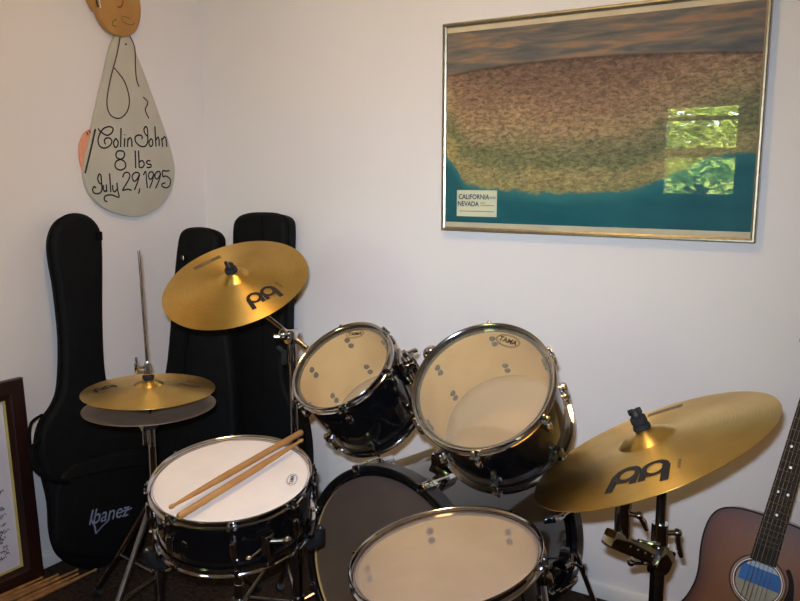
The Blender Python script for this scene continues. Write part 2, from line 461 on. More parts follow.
for x0, x1, z0, z1 in ((WX0+.04, WX1-.04, WZ0+.04, 1.44), (WX0+.04, WX1-.04, 1.51, 1.721), (WX0+.04, WX1-.04, 1.749, WZ1-.04)):
    b = MB().poly([(x0, yy, z0), (x1, yy, z0), (x1, yy, z1), (x0, yy, z1)]); b.build('window_pane', 'window_glass', win)
b = MB().box((wc, YF+.02, WZ0-.015), (WX1-WX0+.1, .06, .03), bev=.006); b.build('window_sill', 'trim', win)
# baseboards
def board_prof(p0, p1, out, name):
    b = MB(); p0, p1, o = V(p0), V(p1), V(out)
    prof = [(0.001, 0), (.014, 0), (.014, .038), (.009, .046), (.001, .048)]
    A = [b.v(p0+o*y+V((0, 0, z))) for y, z in prof]; B = [b.v(p1+o*y+V((0, 0, z))) for y, z in prof]
    for i in range(5): b.face([A[i], A[(i+1) % 5], B[(i+1) % 5], B[i]])
    b.face(A[::-1]); b.face(B)
    struct(b, name, 'trim', label=name.replace('_', ' ')+' in white paint')
board_prof((XL+.015, YB, 0), (XR, YB, 0), (0, -1, 0), 'baseboard_back')
board_prof((XL, YF, 0), (XL, YB, 0), (1, 0, 0), 'baseboard_left')

# ------------------------------------------------------------------ outside the window
tag(MB().box((-2, -8.2, -.45), (30, 12, .1)).build('lawn', 'grass'), 'green lawn outside the window', 'lawn', kind='structure')
def tree(x, y, h, r, label):
    t = thing('garden_tree', label, 'tree', (x, y, -.4), 'garden trees outside the window')
    b = MB().sweep([(x, y, -.4), (x+.05, y, h*.35), (x, y+.04, h*.75)], [.14, .1, .05], 10); b.build('trunk', 'bark', t)
    b = MB()
    for i in range(1500):
        d = V((random.gauss(0, 1), random.gauss(0, 1), random.gauss(0, 1))).normalized()*r*random.uniform(.45, 1)
        c = V((x, y, h*.72)) + V((d.x, d.y, d.z*1.15))
        f = frame_to((random.uniform(-1, 1), random.uniform(-1, 1), random.uniform(.1, 1))).to_3x3()
        s = random.uniform(.07, .13)
        b.poly([c+f@V(q)*s for q in ((-1, 0, 0), (0, -.5, .1), (1, 0, 0), (0, .5, .1))])
    b.build('foliage', 'leaf', t, recalc=False)
tree(-1.9, -5.2, 2.7, 1.15, 'leafy green garden tree outside, nearest the window')
tree(-4.6, -6.6, 3.3, 1.2, 'taller leafy garden tree outside, further left')
tree(-2.45, -8.6, 1.35, 1.15, 'low round garden bush outside, behind the nearest tree')
tree(.7, -6.4, 3.0, 1.2, 'leafy garden tree outside, behind the nearest one')

# ------------------------------------------------------------------ framed panorama on the back wall
PX0, PX1, PZ0, PZ1 = -1.227, -.287, 1.125, 1.768
pic = thing('framed_picture', 'large relief panorama in a slim champagne metal frame hanging on the back wall', 'picture', ((PX0+PX1)/2, YB, PZ0))
FD = .030; yf = YB-FD
def moulding(parent, x0, x1, z0, z1, w, name, mat):
    """mitred frame, profile swept round a rectangle on the back wall"""
    b = MB(); prof = [(0, YB-.001), (0, yf+.003), (.003, yf), (w*.55, yf), (w*.62, yf+.004), (w, yf+.007), (w, YB-.001)]
    rings = []
    for (sx, sz, X, Z) in ((1, 1, x0, z0), (-1, 1, x1, z0), (-1, -1, x1, z1), (1, -1, x0, z1)):
        rings.append([b.v((X+sx*i, y, Z+sz*i)) for i, y in prof])
    for k in range(4):
        A, B = rings[k], rings[(k+1) % 4]
        for i in range(len(prof)-1): b.face([A[i], A[i+1], B[i+1], B[i]])
        b.face([A[-1], A[0], B[0], B[-1]])
    return b.build(name, mat, parent, angle=20)
fr = moulding(pic, PX0, PX1, PZ0, PZ1, .013, 'frame', 'silver_frame')
i0 = .0125
b = MB(); y = YB-.018
a0, a1, c0, c1 = PX0+i0, PX1-i0, PZ0+i0, PZ1-i0
e = .016
for q in ([(a0, y, c0), (a1, y, c0), (a1, y, c0+e), (a0, y, c0+e)], [(a0, y, c1-e), (a1, y, c1-e), (a1, y, c1), (a0, y, c1)]):
    MB().poly(q).build('border_strip', 'mat_strip', pic)
me = bpy.data.meshes.new('print')
ym = YB-.016
me.from_pydata([(a0, ym, c0), (a1, ym, c0), (a1, ym, c1), (a0, ym, c1)], [], [(0, 1, 2, 3)])
uvl = me.uv_layers.new(name='UVMap')
for i, q in enumerate(((0, 0), (1, 0), (1, 1), (0, 1))): uvl.data[i].uv = q
me.transform(pic.matrix_basis.inverted()); me.materials.append(M['map'])
pr = bpy.data.objects.new('map_print', me); COL.objects.link(pr); pr.parent = pic
yc = YB-.0175
q = [onp(x, y_, (0, 1, 0), (0, yc, 0)) for x, y_ in ((457, 190), (497, 191), (497, 217), (457, 216))]
kx0, kx1, kz0, kz1 = q[0].x, q[1].x, q[3].z, q[0].z
card = MB().box(((kx0+kx1)/2, yc+.0005, (kz0+kz1)/2), (kx1-kx0, .001, kz1-kz0)).build('title_card', 'card', pic)
card['label'] = 'cream title card printed in navy'
pinv = pic.matrix_basis.inverted()
kw, kh = kx1-kx0, kz1-kz0
def onc(fx, fz): return lambda p: pinv @ V((kx0+kw*fx+p[0], yc-.0008, kz0+kh*fz+p[1]))
text_mesh('CALIFORNIA', .0215, onc(.43, .74), 'title_lettering', 'ink_blue', card, .0004, .88)
text_mesh('AND', .011, onc(.90, .72), 'title_lettering', 'ink_blue', card, .0001, .9)
text_mesh('NEVADA', .0215, onc(.29, .47), 'title_lettering', 'ink_blue', card, .0004, .88)
b = MB()
for fx0, fx1, fz in ((.60, .94, .43), (.07, .94, .2), (.60, .72, .52)):
    b.box((kx0+kw*(fx0+fx1)/2, yc-.0008, kz0+kh*fz), (kw*(fx1-fx0), .0004, .0025))
b.build('rule_line', 'card_line', card)
b = MB(); yg = YB-.0215
b.poly([(a0-.003, yg, c0-.003), (a1+.003, yg, c0-.003), (a1+.003, yg, c1+.003), (a0-.003, yg, c1+.003)])
b.build('glass', 'picture_glass', pic)

# ------------------------------------------------------------------ hanging birth sign on the left wall
XS = XL+.018
def sg(x, y, off=0.0): return onp(x, y, (1, 0, 0), (XS+off, 0, 0))
def z1(x, y): return (60+x/2.7315, y/2.7315)           # traced positions, four magnified crops
def zA(x, y): return (76+x/13.333, 110+y/13.333)
def zB(x, y): return (126+x/13.333, 110+y/13.333)
def zC(x, y): return (76+x/13.333, 155+y/13.333)
def zD(x, y): return (126+x/13.333, 155+y/13.333)
sb = sg(127, 215)
sign = thing('birth_sign', 'teardrop bundle birth sign lettered in black, hanging high on the left wall', 'sign', (XL, sg(127, 120).y, sb.z))
out = smooth_line([z1(*p) + (0,) for p in ((150, 103), (120, 215), (85, 368), (70, 430), (68, 482), (85, 532), (132, 574), (205, 592), (262, 574), (300, 530), (314, 480), (309, 430), (285, 350), (240, 225), (203, 130), (186, 92))], 5, True)
MB().prism([sg(p[0], p[1]) for p in out], (-.017, 0, 0), .002).build('bundle_board', 'board', sign)
# foot peeking from behind
foot = smooth_line([(80+x/4.29, 80+y/4.29, 0) for x, y in ((70, 206), (45, 211), (22, 228), (6, 260), (0, 300), (3, 345), (12, 380), (22, 402), (50, 330), (62, 270))], 4, True)
ft = MB().prism([sg(p[0], p[1], -.006) for p in foot], (-.010, 0, 0), .001).build('foot', 'board_pink', sign)
ft['label'] = 'pink foot peeking from behind the bundle'
b = MB()
for p in ((32, 228), (42, 220), (52, 214)):
    a = [(80+(p[0]+dx)/4.29, 80+(p[1]+dy)/4.29) for dx, dy in ((-4, -4), (0, 2), (3, 9))]
    b.ribbon([sg(x, y, -.0055) for x, y in a], (1, 0, 0), .004)
b.build('toe_line', 'ink', ft)
XNrm = (1, 0, 0)
def strokes(lst, w, name, mat, off=.0012, k=6):
    b = MB()
    for f, pts in lst:
        p2 = smooth_line([f(*p)+(0,) for p in pts], k)
        b.ribbon([sg(p[0], p[1], off) for p in p2], XNrm, w*1.3)
    return b.build(name, mat, sign, recalc=False)
strokes([(lambda x, y: (80+x/4.29, 80+y/4.29), ((66, 210), (45, 305), (22, 400)))], .0052, 'outline_stroke', 'ink')
strokes([(z1, ((166, 92), (155, 150), (137, 220), (128, 280), (138, 314), (163, 323), (184, 303), (189, 268), (176, 222), (148, 185))),
         (z1, ((188, 92), (204, 130), (206, 180), (209, 215), (216, 237))),
         (z1, ((227, 265), (240, 280), (233, 300), (243, 324)))], .0036, 'cord_line', 'ink_brown')
LET = [
 (zA, ((298, 243), (325, 285), (380, 240), (450, 222), (494, 250), (475, 305), (415, 338), (350, 305), (335, 290), (305, 350), (294, 420), (320, 485), (380, 508), (445, 480), (478, 425), (455, 378), (405, 375), (378, 410), (395, 460))),
 (zA, ((532, 378), (502, 430), (518, 495), (550, 485), (562, 430), (532, 378))),
 (zA, ((600, 240), (598, 360), (595, 495))), (zA, ((650, 375), (648, 430), (645, 492))), (zA, ((648, 325), (652, 335))),
 (zA, ((692, 378), (690, 430), (686, 492))), (zA, ((690, 410), (718, 370), (740, 400), (747, 492))),
 (zB, ((210, 388), (215, 350), (175, 333), (125, 358), (128, 420), (185, 478), (250, 485), (288, 430), (290, 340), (285, 255), (264, 220), (240, 255), (252, 310), (284, 350))),
 (zB, ((332, 380), (306, 430), (324, 485), (355, 462), (352, 405), (332, 380))),
 (zB, ((385, 220), (392, 350), (400, 490))), (zB, ((398, 405), (425, 362), (441, 395), (441, 482))),
 (zB, ((475, 372), (482, 430), (490, 492))), (zB, ((485, 395), (515, 357), (535, 395), (545, 492))),
 (zC, ((592, 58), (545, 36), (533, -10), (555, -50), (592, -56), (632, -48), (648, -8), (632, 36), (592, 58), (540, 82), (520, 132), (540, 180), (592, 200), (645, 180), (664, 132), (640, 82), (592, 58))),
 (zD, ((122, -60), (127, 60), (130, 178))), (zD, ((168, -60), (172, 60), (176, 168))), (zD, ((174, 95), (218, 76), (243, 120), (222, 164), (178, 166))),
 (zD, ((325, 82), (295, 75), (272, 98), (295, 122), (332, 128), (328, 162), (275, 166))),
 (zC, ((268, 440), (240, 422), (222, 468), (248, 510), (310, 512), (345, 465), (340, 350), (330, 268), (305, 260), (290, 318), (312, 372), (345, 392))),
 (zC, ((365, 400), (366, 460), (388, 487), (405, 465))), (zC, ((404, 392), (407, 440), (412, 492))),
 (zC, ((448, 245), (456, 370), (465, 496))), (zC, ((490, 400), (492, 460), (515, 492), (546, 455))),
 (zC, ((545, 368), (556, 470), (572, 562), (480, 533), (405, 540), (376, 575), (390, 612), (420, 622))),
 (zC, ((622, 300), (640, 250), (680, 230), (716, 260), (706, 320), (662, 398), (622, 468), (660, 462), (700, 458), (742, 472))),
 (zD, ((180, 285), (168, 240), (120, 235), (82, 280), (98, 340), (132, 342), (165, 292), (180, 262), (152, 370), (112, 468))),
 (zD, ((180, 445), (178, 485), (162, 512))),
 (zD, ((232, 268), (262, 218), (274, 330), (285, 442))),
 (zD, ((372, 272), (352, 226), (312, 235), (300, 285), (322, 325), (352, 300), (374, 252), (350, 350), (313, 446))),
 (zD, ((462, 255), (442, 220), (402, 235), (385, 285), (410, 322), (442, 290), (464, 240), (440, 340), (393, 446))),
 (zD, ((582, 208), (530, 214), (490, 212), (489, 290))), (zD, ((489, 290), (540, 283), (592, 330), (582, 408), (532, 437), (480, 412), (486, 382), (525, 374))),
]
strokes(LET, .0042, 'lettering', 'ink')
b = MB(); c = sg(*z1(180, 121)); b.lathe([(0, .003), (.003, .002), (.004, 0)], 12, pose(c, (1, 0, 0))); b.build('nail', 'ink_brown', sign)
# round tan figure above the bundle
hc = sg(119.5, 3, .012)
hd = [hc+V((0, math.sin(a)*.098*(1+.05*math.cos(2*a)), -math.cos(a)*.110)) for a in [2*PI*i/40 for i in range(40)]]
head = MB().prism(hd, (-.028, 0, 0), .006).build('painted_head', 'board_tan', sign)
head['label'] = 'round tan painted head above the bundle'
ear = smooth_line([sg(x, y, .004) for x, y in ((97, 12), (90, 3), (88, -8), (94, -14), (101, -6))], 4, True)
MB().prism(ear, (-.018, 0, 0), .003).build('ear', 'board_tan', head)
def hp(x, y): return sg(80+x/10, y/10, .0128)
b = MB(); b.ribbon(smooth_line([hp(425, -40), hp(428, 30), hp(405, 70), hp(375, 68)], 5), XNrm, .006); b.build('painted_mouth', 'ink_red', head, recalc=False)
b = MB(); b.ribbon(smooth_line([hp(365, 190), hp(330, 215), hp(325, 250), hp(365, 265)], 5), XNrm, .0035)
b.ribbon(smooth_line([hp(500, 185), hp(430, 165), hp(420, 200), hp(470, 240), hp(530, 245), hp(545, 225)], 5), XNrm, .0035); b.build('painted_curl', 'ink_green', head, recalc=False)
b = MB(); b.ribbon([hp(165, 0), hp(172, 40), hp(184, 72)], XNrm, .007); b.build('hair_stroke', 'ink', head, recalc=False)
b = MB(); b.ribbon([hp(195, 0), hp(200, 40), hp(206, 80)], XNrm, .005); b.build('hair_highlight', 'label_white', head, recalc=False)

# ------------------------------------------------------------------ gig bag and guitar cases
def bag(name, label, n, p, px, depth, root, bev=.03):
    """traced silhouette on the real front plane (normal n through p), thickened to depth"""
    n = V(n).normalized()
    o = smooth_line([tuple(onp(x, y, n, p)) for x, y in px], 4, True)
    t = thing(name, label, 'guitar bag' if name == 'gig_bag' else 'guitar case', root)
    body = MB().prism(o, -n*depth, bev, 4).build('body', 'nylon' if name == 'gig_bag' else 'vinyl', t)
    return t, o, n
BN = V((1, 0, .075)); BP = (-2.14, 1.5, 0)
t, o, n = bag('gig_bag', 'black nylon gig bag with pale logo leaning on the left wall under the birth sign', BN, BP,
  [(54, 241), (59, 225), (69, 216), (82, 214), (95, 219), (103, 232), (105, 260), (105, 320), (108, 375), (118, 405), (140, 425), (152, 450), (152, 490), (149, 530), (142, 556), (125, 567), (100, 570), (78, 566), (63, 556), (56, 535), (54, 505), (48, 478), (41, 450), (45, 425), (58, 405), (64, 385), (65, 340), (60, 290), (55, 260)],
  .056, (-2.2, 1.55, 0), .02)
def bp_(x, y, off=0.0): return onp(x, y, BN.normalized(), V(BP)+BN.normalized()*off)
MB().sweep(smooth_line([p-n*.022 for p in o[::4]], 3, True)+[o[0]-n*.022], .004, 8).build('piping', 'nylon_trim', t)
pk = smooth_line([bp_(x, y, .022) for x, y in ((72, 466), (100, 458), (144, 452), (147, 490), (146, 530), (138, 553), (120, 560), (85, 558), (60, 550), (56, 520), (58, 488))], 4, True)
pocket = MB().prism(pk, -n*.03, .012, 3).build('front_pocket', 'nylon', t)
MB().sweep([bp_(72, 478, .024), bp_(108, 470, .026), bp_(143, 465, .024)], .003, 8).build('pocket_zipper', 'nylon_trim', pocket)
# logo on the pocket
lg = lambda x, y: bp_(90+x/3.333, 500+y/3.333, .0228)
binv = t.matrix_basis.inverted()
ux = (lg(120, 30)-lg(0, 58)).normalized(); uz = n.cross(ux).normalized()
if uz.z < 0: uz = -uz
lc = lg(62, 47)
text_mesh('Ibanez', .069, lambda p: binv @ (lc+ux*p[0]+uz*p[1]), 'logo_lettering', 'logo_white', pocket, .0003, .90, .25)
b = MB(); b.ribbon([lg(4, 66), lg(16, 88), lg(20, 112)], n, .006); b.ribbon([lg(20, 112), lg(40, 88), lg(62, 68)], n, .004); b.build('logo_flourish', 'logo_white', pocket, recalc=False); b = MB()
b.ribbon([lg(108, 38), lg(128, 32), lg(140, 26)], n, .005); b.build('logo_flourish', 'logo_white', pocket, recalc=False)
b = MB(); b.sweep(smooth_line([bp_(40, 440, -.02), bp_(32, 450, .02), bp_(35, 468, .05), bp_(52, 480, .055), bp_(68, 482, .02)], 6), .008, 10); b.build('carry_strap', 'nylon_trim', t)
b = MB(); b.sweep(smooth_line([bp_(42, 415, -.02), bp_(31, 424, .0), bp_(30, 445, .01), bp_(38, 470, .02), bp_(48, 480, -.02)], 6), .005, 8); b.build('side_strap', 'nylon_trim', t)
MB().box(bp_(99, 236, .002), (.012, .02, .03), bev=.003).build('zip_pull', 'nylon_trim', t)

CN = V((.30, -1, .10)); CP = onp(200, 240, (0, 1, 0), (0, 1.96, 0))
t2, o2, n2 = bag('guitar_case', 'black guitar case with narrow flat top, standing in the corner behind the hi-hat', CN, CP,
  [(176, 242), (181, 231), (192, 228), (206, 229), (214, 234), (217, 244), (215, 280), (226, 330), (232, 380), (234, 420), (236, 470), (228, 510), (205, 524), (180, 524), (158, 512), (148, 480), (146, 440), (152, 410), (163, 375), (168, 330), (172, 280)],
  .08, (-2.05, 1.85, 0), .02)
MB().sweep(smooth_line([p-n2*.022 for p in o2[::4]], 3, True)+[o2[0]-n2*.022], .004, 8).build('piping', 'nylon_trim', t2)
b = MB(); cp2 = lambda x, y, o_=0.0: onp(x, y, n2, CP+n2*o_)
b.box(cp2(186, 258, .003), (.012, .02, .05), frame_to(n2), bev=.003); b.build('zip_pull', 'dull_chrome', t2)
b = MB(); b.sweep(smooth_line([cp2(188, 330, -.0), cp2(184, 350, .03), cp2(184, 380, .03), cp2(190, 395, 0)], 5), .008, 8); b.build('handle', 'nylon_trim', t2)
DN = V((.12, -1, .09)); DP = onp(262, 240, (0, 1, 0), (0, 2.13, 0))
t3, o3, n3 = bag('guitar_case', 'black guitar case with wide squared top, leaning on the back wall behind the crash cymbal', DN, DP,
  [(231, 232), (234, 219), (244, 214), (258, 213), (274, 214), (283, 219), (285, 232), (284, 270), (283, 330), (282, 375), (288, 398), (298, 420), (303, 455), (302, 500), (293, 528), (280, 540), (252, 540), (232, 528), (224, 500), (222, 455), (226, 420), (232, 398), (228, 375), (228, 330), (231, 270)],
  .085, (-1.9, 2.12, 0), .018)
MB().sweep(smooth_line([p-n3*.022 for p in o3[::4]], 3, True)+[o3[0]-n3*.022], .004, 8).build('piping', 'nylon_trim', t3)
cp3 = lambda x, y, o_=0.0: onp(x, y, n3, DP+n3*o_)
MB().ribbon([cp3(262, 216, .002), cp3(263, 236, .002), cp3(263, 300, .002), cp3(262, 400, .002)], n3, .006).build('seam', 'nylon_trim', t3, recalc=False)
for x, y in ((236, 262), (291, 262)): MB().box(cp3(x, y, .003), (.02, .03, .008), frame_to(n3), bev=.002).build('latch', 'dull_chrome', t3)

# ------------------------------------------------------------------ signed poster on the floor, left
PN = V((1, 0, .05)).normalized(); PP = V((-2.25, 1.4, 0))
pz = V((0, 0, 1))-PN*PN.z; pz.normalize(); py = V((0, 1, 0))
def pl(x, y): 
    q = onp(x, y, PN, PP)-PP; return q.dot(py), q.dot(pz)
u1 = (pl(20, 378)[0]+pl(47, 570)[0])/2; v1 = pl(20, 378)[1]
u0 = u1-.46; v0 = 0.0
def pp(u, v, w=0): return PP+py*u+pz*v+PN*w
pst = thing('framed_poster', 'dark wood framed sheet of signatures leaning on the left wall at the floor', 'poster', PP+py*(u0+u1)/2)
bw = .062
def mitre(prof, name, mat):
    b = MB(); rings = []
    for su, sv, U, W_ in ((1, 1, u0, v0), (-1, 1, u1, v0), (-1, -1, u1, v1), (1, -1, u0, v1)):
        rings.append([b.v(pp(U+su*i, W_+sv*i, w)) for i, w in prof])
    for k in range(4):
        A, B = rings[k], rings[(k+1) % 4]
        for i in range(len(prof)): b.face([A[i], A[(i+1) % len(prof)], B[(i+1) % len(prof)], B[i]])
    b.build(name, mat, pst, angle=20)
mitre([(0, -.022), (0, -.002), (.004, .001), (bw*.7, -.001), (bw*.85, -.006), (bw, -.008), (bw, -.022)], 'frame', 'wood_dark')
mitre([(bw-.001, -.018), (bw-.001, -.009), (bw+.006, -.010), (bw+.006, -.018)], 'gilt_lip', 'gilt')
k = bw+.005
sheet = MB().poly([pp(u0+k, v0+k, -.015), pp(u1-k, v0+k, -.015), pp(u1-k, v1-k, -.015), pp(u0+k, v1-k, -.015)]).build('signed_sheet', 'paper', pst)
bb, br = MB(), MB()
rs = random.Random(3)
for i in range(320):
    cu_, cv_ = rs.uniform(u0+k+.03, u1-k-.035), rs.uniform(v0+k+.015, v1-k-.015)
    L_ = rs.uniform(.012, .032); pts = []
    for s_ in range(9):
        pts.append((cu_+L_*(s_/8-.5), cv_+rs.uniform(-.004, .004)+.004*math.sin(s_*2.1), 0))
    tgt = br if rs.random() < .1 else bb
    tgt.ribbon([pp(p[0], p[1], -.0146) for p in smooth_line(pts, 3)], PN, .0019)
bb.build('signature_ink', 'ink_blue', sheet, recalc=False)['kind'] = 'stuff'; br.build('red_signature_ink', 'ink_red', sheet, recalc=False)['kind'] = 'stuff'

# ------------------------------------------------------------------ drumsticks
def stick(p_tip, p_butt, label, group, mat='stick', r=.0078):
    a, q = V(p_butt), V(p_tip); d = (q-a); L_ = d.length; d.normalize()
    t = thing('drumstick', label, 'drumstick', pose(a, d), group)
    prof = [(0, 0), (.8, .0008), (1, .004), (1, L_*.62), (.78, L_*.80), (.5, L_-.028), (.42, L_-.014)]
    b = LB(); b.lathe([(x*r, z) for x, z in prof] + [(0, L_-.0135)], 18); b.build('shaft', mat, t)
    b = LB(); b.lathe([(0, L_-.016), (.40*r, L_-.0145), (.62*r, L_-.010), (.66*r, L_-.006), (.45*r, L_-.0015), (0, L_)], 14); b.build('tip', mat, t)
    return t

# ------------------------------------------------------------------ drums
def drum(name, label, c_rim, n, R, H, xdir, head, nl, lug0=0, group=None, hoop='flanged', lug_style='split', shell_mat='black_lacquer', reso='reso_head'):
    """c_rim: centre of the upper hoop's rim, R its radius, H the distance between the two heads"""
    n = V(n).normalized(); top = .009
    base = V(c_rim)-n*(H+top)
    t = thing(name, label, 'drum', pose(base, n, xdir), group)
    Rs = R-.0085                                     # shell
    b = LB(); th = .0065
    b.lathe([(Rs-th, .004), (Rs-.002, .001), (Rs, .006), (Rs, H-.006), (Rs-.002, H-.001), (Rs-th, H-.004), (Rs-th-.0005, H-.02), (Rs-th-.0005, .02)], 96, closed=True)
    shell = b.build('shell', shell_mat, t)
    b = LB(); ri = Rs-th-.001
    b.lathe([(ri, .006), (ri, H-.006)], 96); b.build('inner_ply', 'maple', shell, recalc=False)
    for z, s, nm, mt in ((H, 1, 'batter_head', head), (0, -1, 'resonant_head', reso)):
        b = LB(); b.lathe([(0, z), (Rs*.5, z), (Rs-.012, z), (Rs-.004, z-s*.0004), (Rs+.001, z-s*.004), (Rs+.0015, z-s*.011)], 96)
        hd = b.build(nm, mt, t, recalc=False)
        if s > 0: hobj = hd
    def ring(z, s, nm):
        b = LB(); g = Rs+.0022
        prof = [(g, -.012), (g, .005), (R-.0035, .008), (R-.001, .009), (R, .0078), (R-.001, .005), (g+.0022, .002), (g+.0022, -.007), (g+.007, -.009), (g+.0078, -.012)]
        b.lathe([(r, z+s*q) for r, q in prof], 128, closed=True)
        for k in range(nl):                           # ears at the rods
            a = 2*PI*(k+lug0)/nl
            m_ = Matrix.Rotation(a, 4, 'Z')
            b.box(m_ @ V((g+.008, 0, z+s*-.0105)), (.016, .022, .004), m_, bev=.0015)
        return b.build(nm, 'chrome', t)
    ring(H, 1, 'batter_hoop'); ring(0, -1, 'resonant_hoop')
    for k in range(nl):
        a = 2*PI*(k+lug0)/nl; m_ = Matrix.Rotation(a, 4, 'Z'); rl = Rs+.012
        spans = ((H-.055, H-.028, 1), (.055, .028, -1)) if lug_style == 'split' else ((H*.5-.022, H*.5+.022, 0),)
        for z0, z1_, s in spans:
            b = LB()
            zc = (z0+z1_)/2; hh = abs(z1_-z0)
            b.lathe([(0, -hh/2), (.006, -hh/2+.001), (.0085, -hh/2+.006), (.0085, hh/2-.006), (.0065, hh/2-.001), (0, hh/2)], 16, Matrix.Translation(m_ @ V((rl, 0, zc))))
            b.box(m_ @ V((Rs+.005, 0, zc)), (.012, .014, hh*.8), m_, bev=.003)
            lug = b.build('lug', 'chrome', t)
            b = LB()
            for e_ in ((s,) if s else (1, -1)):
                ze = H+.0 if e_ > 0 else 0
                b.cyl(m_ @ V((rl, 0, zc)), m_ @ V((rl, 0, ze+e_*-.006)), .0028, seg=10)
                b.cyl(m_ @ V((rl, 0, ze-e_*.009)), m_ @ V((rl, 0, ze-e_*.003)), .0062, seg=14)
                b.box(m_ @ V((rl, 0, ze+e_*.003)), (.0068, .0068, .011), m_, bev=.001)
            b.build('tension_rod', 'dull_chrome', lug)
            b = LB()                                  # screws that hold the lug, inside the shell
            for dz in (-.011, .011):
                b.lathe([(0, .005), (.006, .0045), (.0078, .001), (.008, 0)], 12, m_ @ pose((ri-.0005, 0, zc+dz), (-1, 0, 0)))
            b.build('lug_screw', 'felt', lug)
    return t, hobj
def head_frame(t, H, px, px_right):
    """point and reading direction on a batter head, in the drum's own frame"""
    m = t.matrix_basis; n = V((m[0][2], m[1][2], m[2][2])); p = m @ V((0, 0, H))
    inv = m.inverted(); a = inv @ onp(px[0], px[1], n, p); b_ = inv @ onp(px_right[0], px_right[1], n, p)
    x = (b_-a); x.z = 0; x.normalize(); return a, x, V((-x.y, x.x, 0))
def head_logo(t, hobj, H, px, pxr, w):
    a, x, y = head_frame(t, H, px, pxr)
    f = lambda p: V((a.x, a.y, H+.0008))+x*p[0]+y*p[1]
    text_mesh('TAMA', w*.34, f, 'logo_lettering', 'ink', hobj, w*.008, 1.0)
    b = LB()
    for sx, sy in ((.60, .31), (.55, .26)):
        b.ribbon([f((w*sx*math.cos(q), w*sy*math.sin(q))) for q in [2*PI*i/40 for i in range(40)]], (0, 0, 1), w*.018, True)
    b.build('logo_oval', 'ink', hobj, recalc=False)

SN, SC = V((.08, -.155, .984)).normalized(), V((-1.238, 1.250, .618))
snare, sh = drum('snare_drum', 'black snare drum with white coated head and two drumsticks lying on it', SC, SN, .187, .125, (1, 0, 0), 'snare_head', 8, -.05, lug_style='tube', reso='kick_head')
head_logo(snare, sh, .125, (292, 480), (294, 470), .040)
T1N, T1C = V((-.1, -.644, .758)), V((-1.119, 1.516, .841))
tom1, h1 = drum('rack_tom', 'smaller black rack tom, on the left beside the crash stand', T1C, T1N, .137, .195, (1, .2, 0), 'tom_head', 6, .85, 'black rack toms with clear heads')
head_logo(tom1, h1, .195, (355, 334), (368, 333), .046)
T2N, T2C = V((.025, -.712, .702)), V((-.721, 1.492, .853))
tom2, h2 = drum('rack_tom', 'larger black rack tom, between the small tom and the ride cymbal', T2C, T2N, .162, .20, (1, .1, 0), 'tom_head', 6, .65, 'black rack toms with clear heads')
head_logo(tom2, h2, .20, (508, 341), (520, 345), .050)
FN, FC = V((-.137, -.12, .983)), V((-.669, 1.238, .583))
ftom, h3 = drum('floor_tom', 'black floor tom with wide beige head, in front of the bass drum', FC, FN, .190, .36, (1, 0, 0), 'floor_head', 6, .2, None)

# snare strainer and knobs
Ms = snare.matrix_basis
def sl(ang, r, z): return V((r*math.cos(ang), r*math.sin(ang), z))
b = LB(); aS = -.44; rS = .178
m_ = Matrix.Rotation(aS, 4, 'Z')
b.box(sl(aS, rS+.010, .06), (.018, .034, .05), m_, bev=.004); b.box(sl(aS, rS+.022, .045), (.01, .016, .07), m_, bev=.004)
st_ = b.build('snare_strainer', 'chrome', snare)
b = LB(); b.cyl(sl(aS, rS+.02, .07), sl(aS+.12, rS+.045, .074), .006, seg=14); b.ball(sl(aS+.14, rS+.048, .075), .010); b.cyl(sl(aS-.1, rS+.018, .055), sl(aS-.22, rS+.035, .055), .004, seg=12); b.ball(sl(aS-.24, rS+.038, .055), .008)
b.build('adjuster_knob', 'chrome', st_)
# vent badge
b = LB(); b.lathe([(.003, .0015), (.007, .002), (.009, 0)], 20, Matrix.Rotation(-1.45, 4, 'Z') @ pose((.178, 0, .062), (1, 0, 0))); b.build('air_vent', 'chrome', snare)

# floor tom legs
for k, a in enumerate((-.15, -2.2, 1.9)):
    m_ = Matrix.Rotation(a, 4, 'Z'); b = LB(); rr = .1815+.026
    b.box(m_ @ V((.1815+.010, 0, .17)), (.026, .036, .055), m_, bev=.005); b.cyl(m_ @ V((rr-.004, 0, .135)), m_ @ V((rr-.004, 0, .205)), .011, seg=14)
    br_ = b.build('leg_bracket', 'chrome', ftom)
    b = LB(); b.cyl(m_ @ V((rr, .012, .17)), m_ @ V((rr+.012, .045, .17)), .005, seg=10); b.box(m_ @ V((rr+.014, .05, .17)), (.008, .018, .034), m_, bev=.003); b.build('wing_bolt', 'chrome', br_)
    inv = ftom.matrix_basis.inverted()
    topw = ftom.matrix_basis @ (m_ @ V((rr-.004, 0, .33))); k1 = ftom.matrix_basis @ (m_ @ V((rr-.004, 0, .06)))
    outd = (k1 - ftom.matrix_basis @ V((0, 0, .06))); outd.z = 0; outd.normalize()
    ft_ = V((k1.x+outd.x*.04, k1.y+outd.y*.04, .028))
    b = LB(); b.sweep(smooth_line([inv @ topw, inv @ k1, inv @ (k1+outd*.03-V((0, 0, .04))), inv @ ft_], 5), .0048, 12); lg_ = b.build('leg', 'chrome', ftom)
    b = LB(); b.cyl(inv @ V((ft_.x, ft_.y, .001)), inv @ V((ft_.x, ft_.y, .045)), .012, .009, 16); b.build('rubber_foot', 'rubber', lg_)

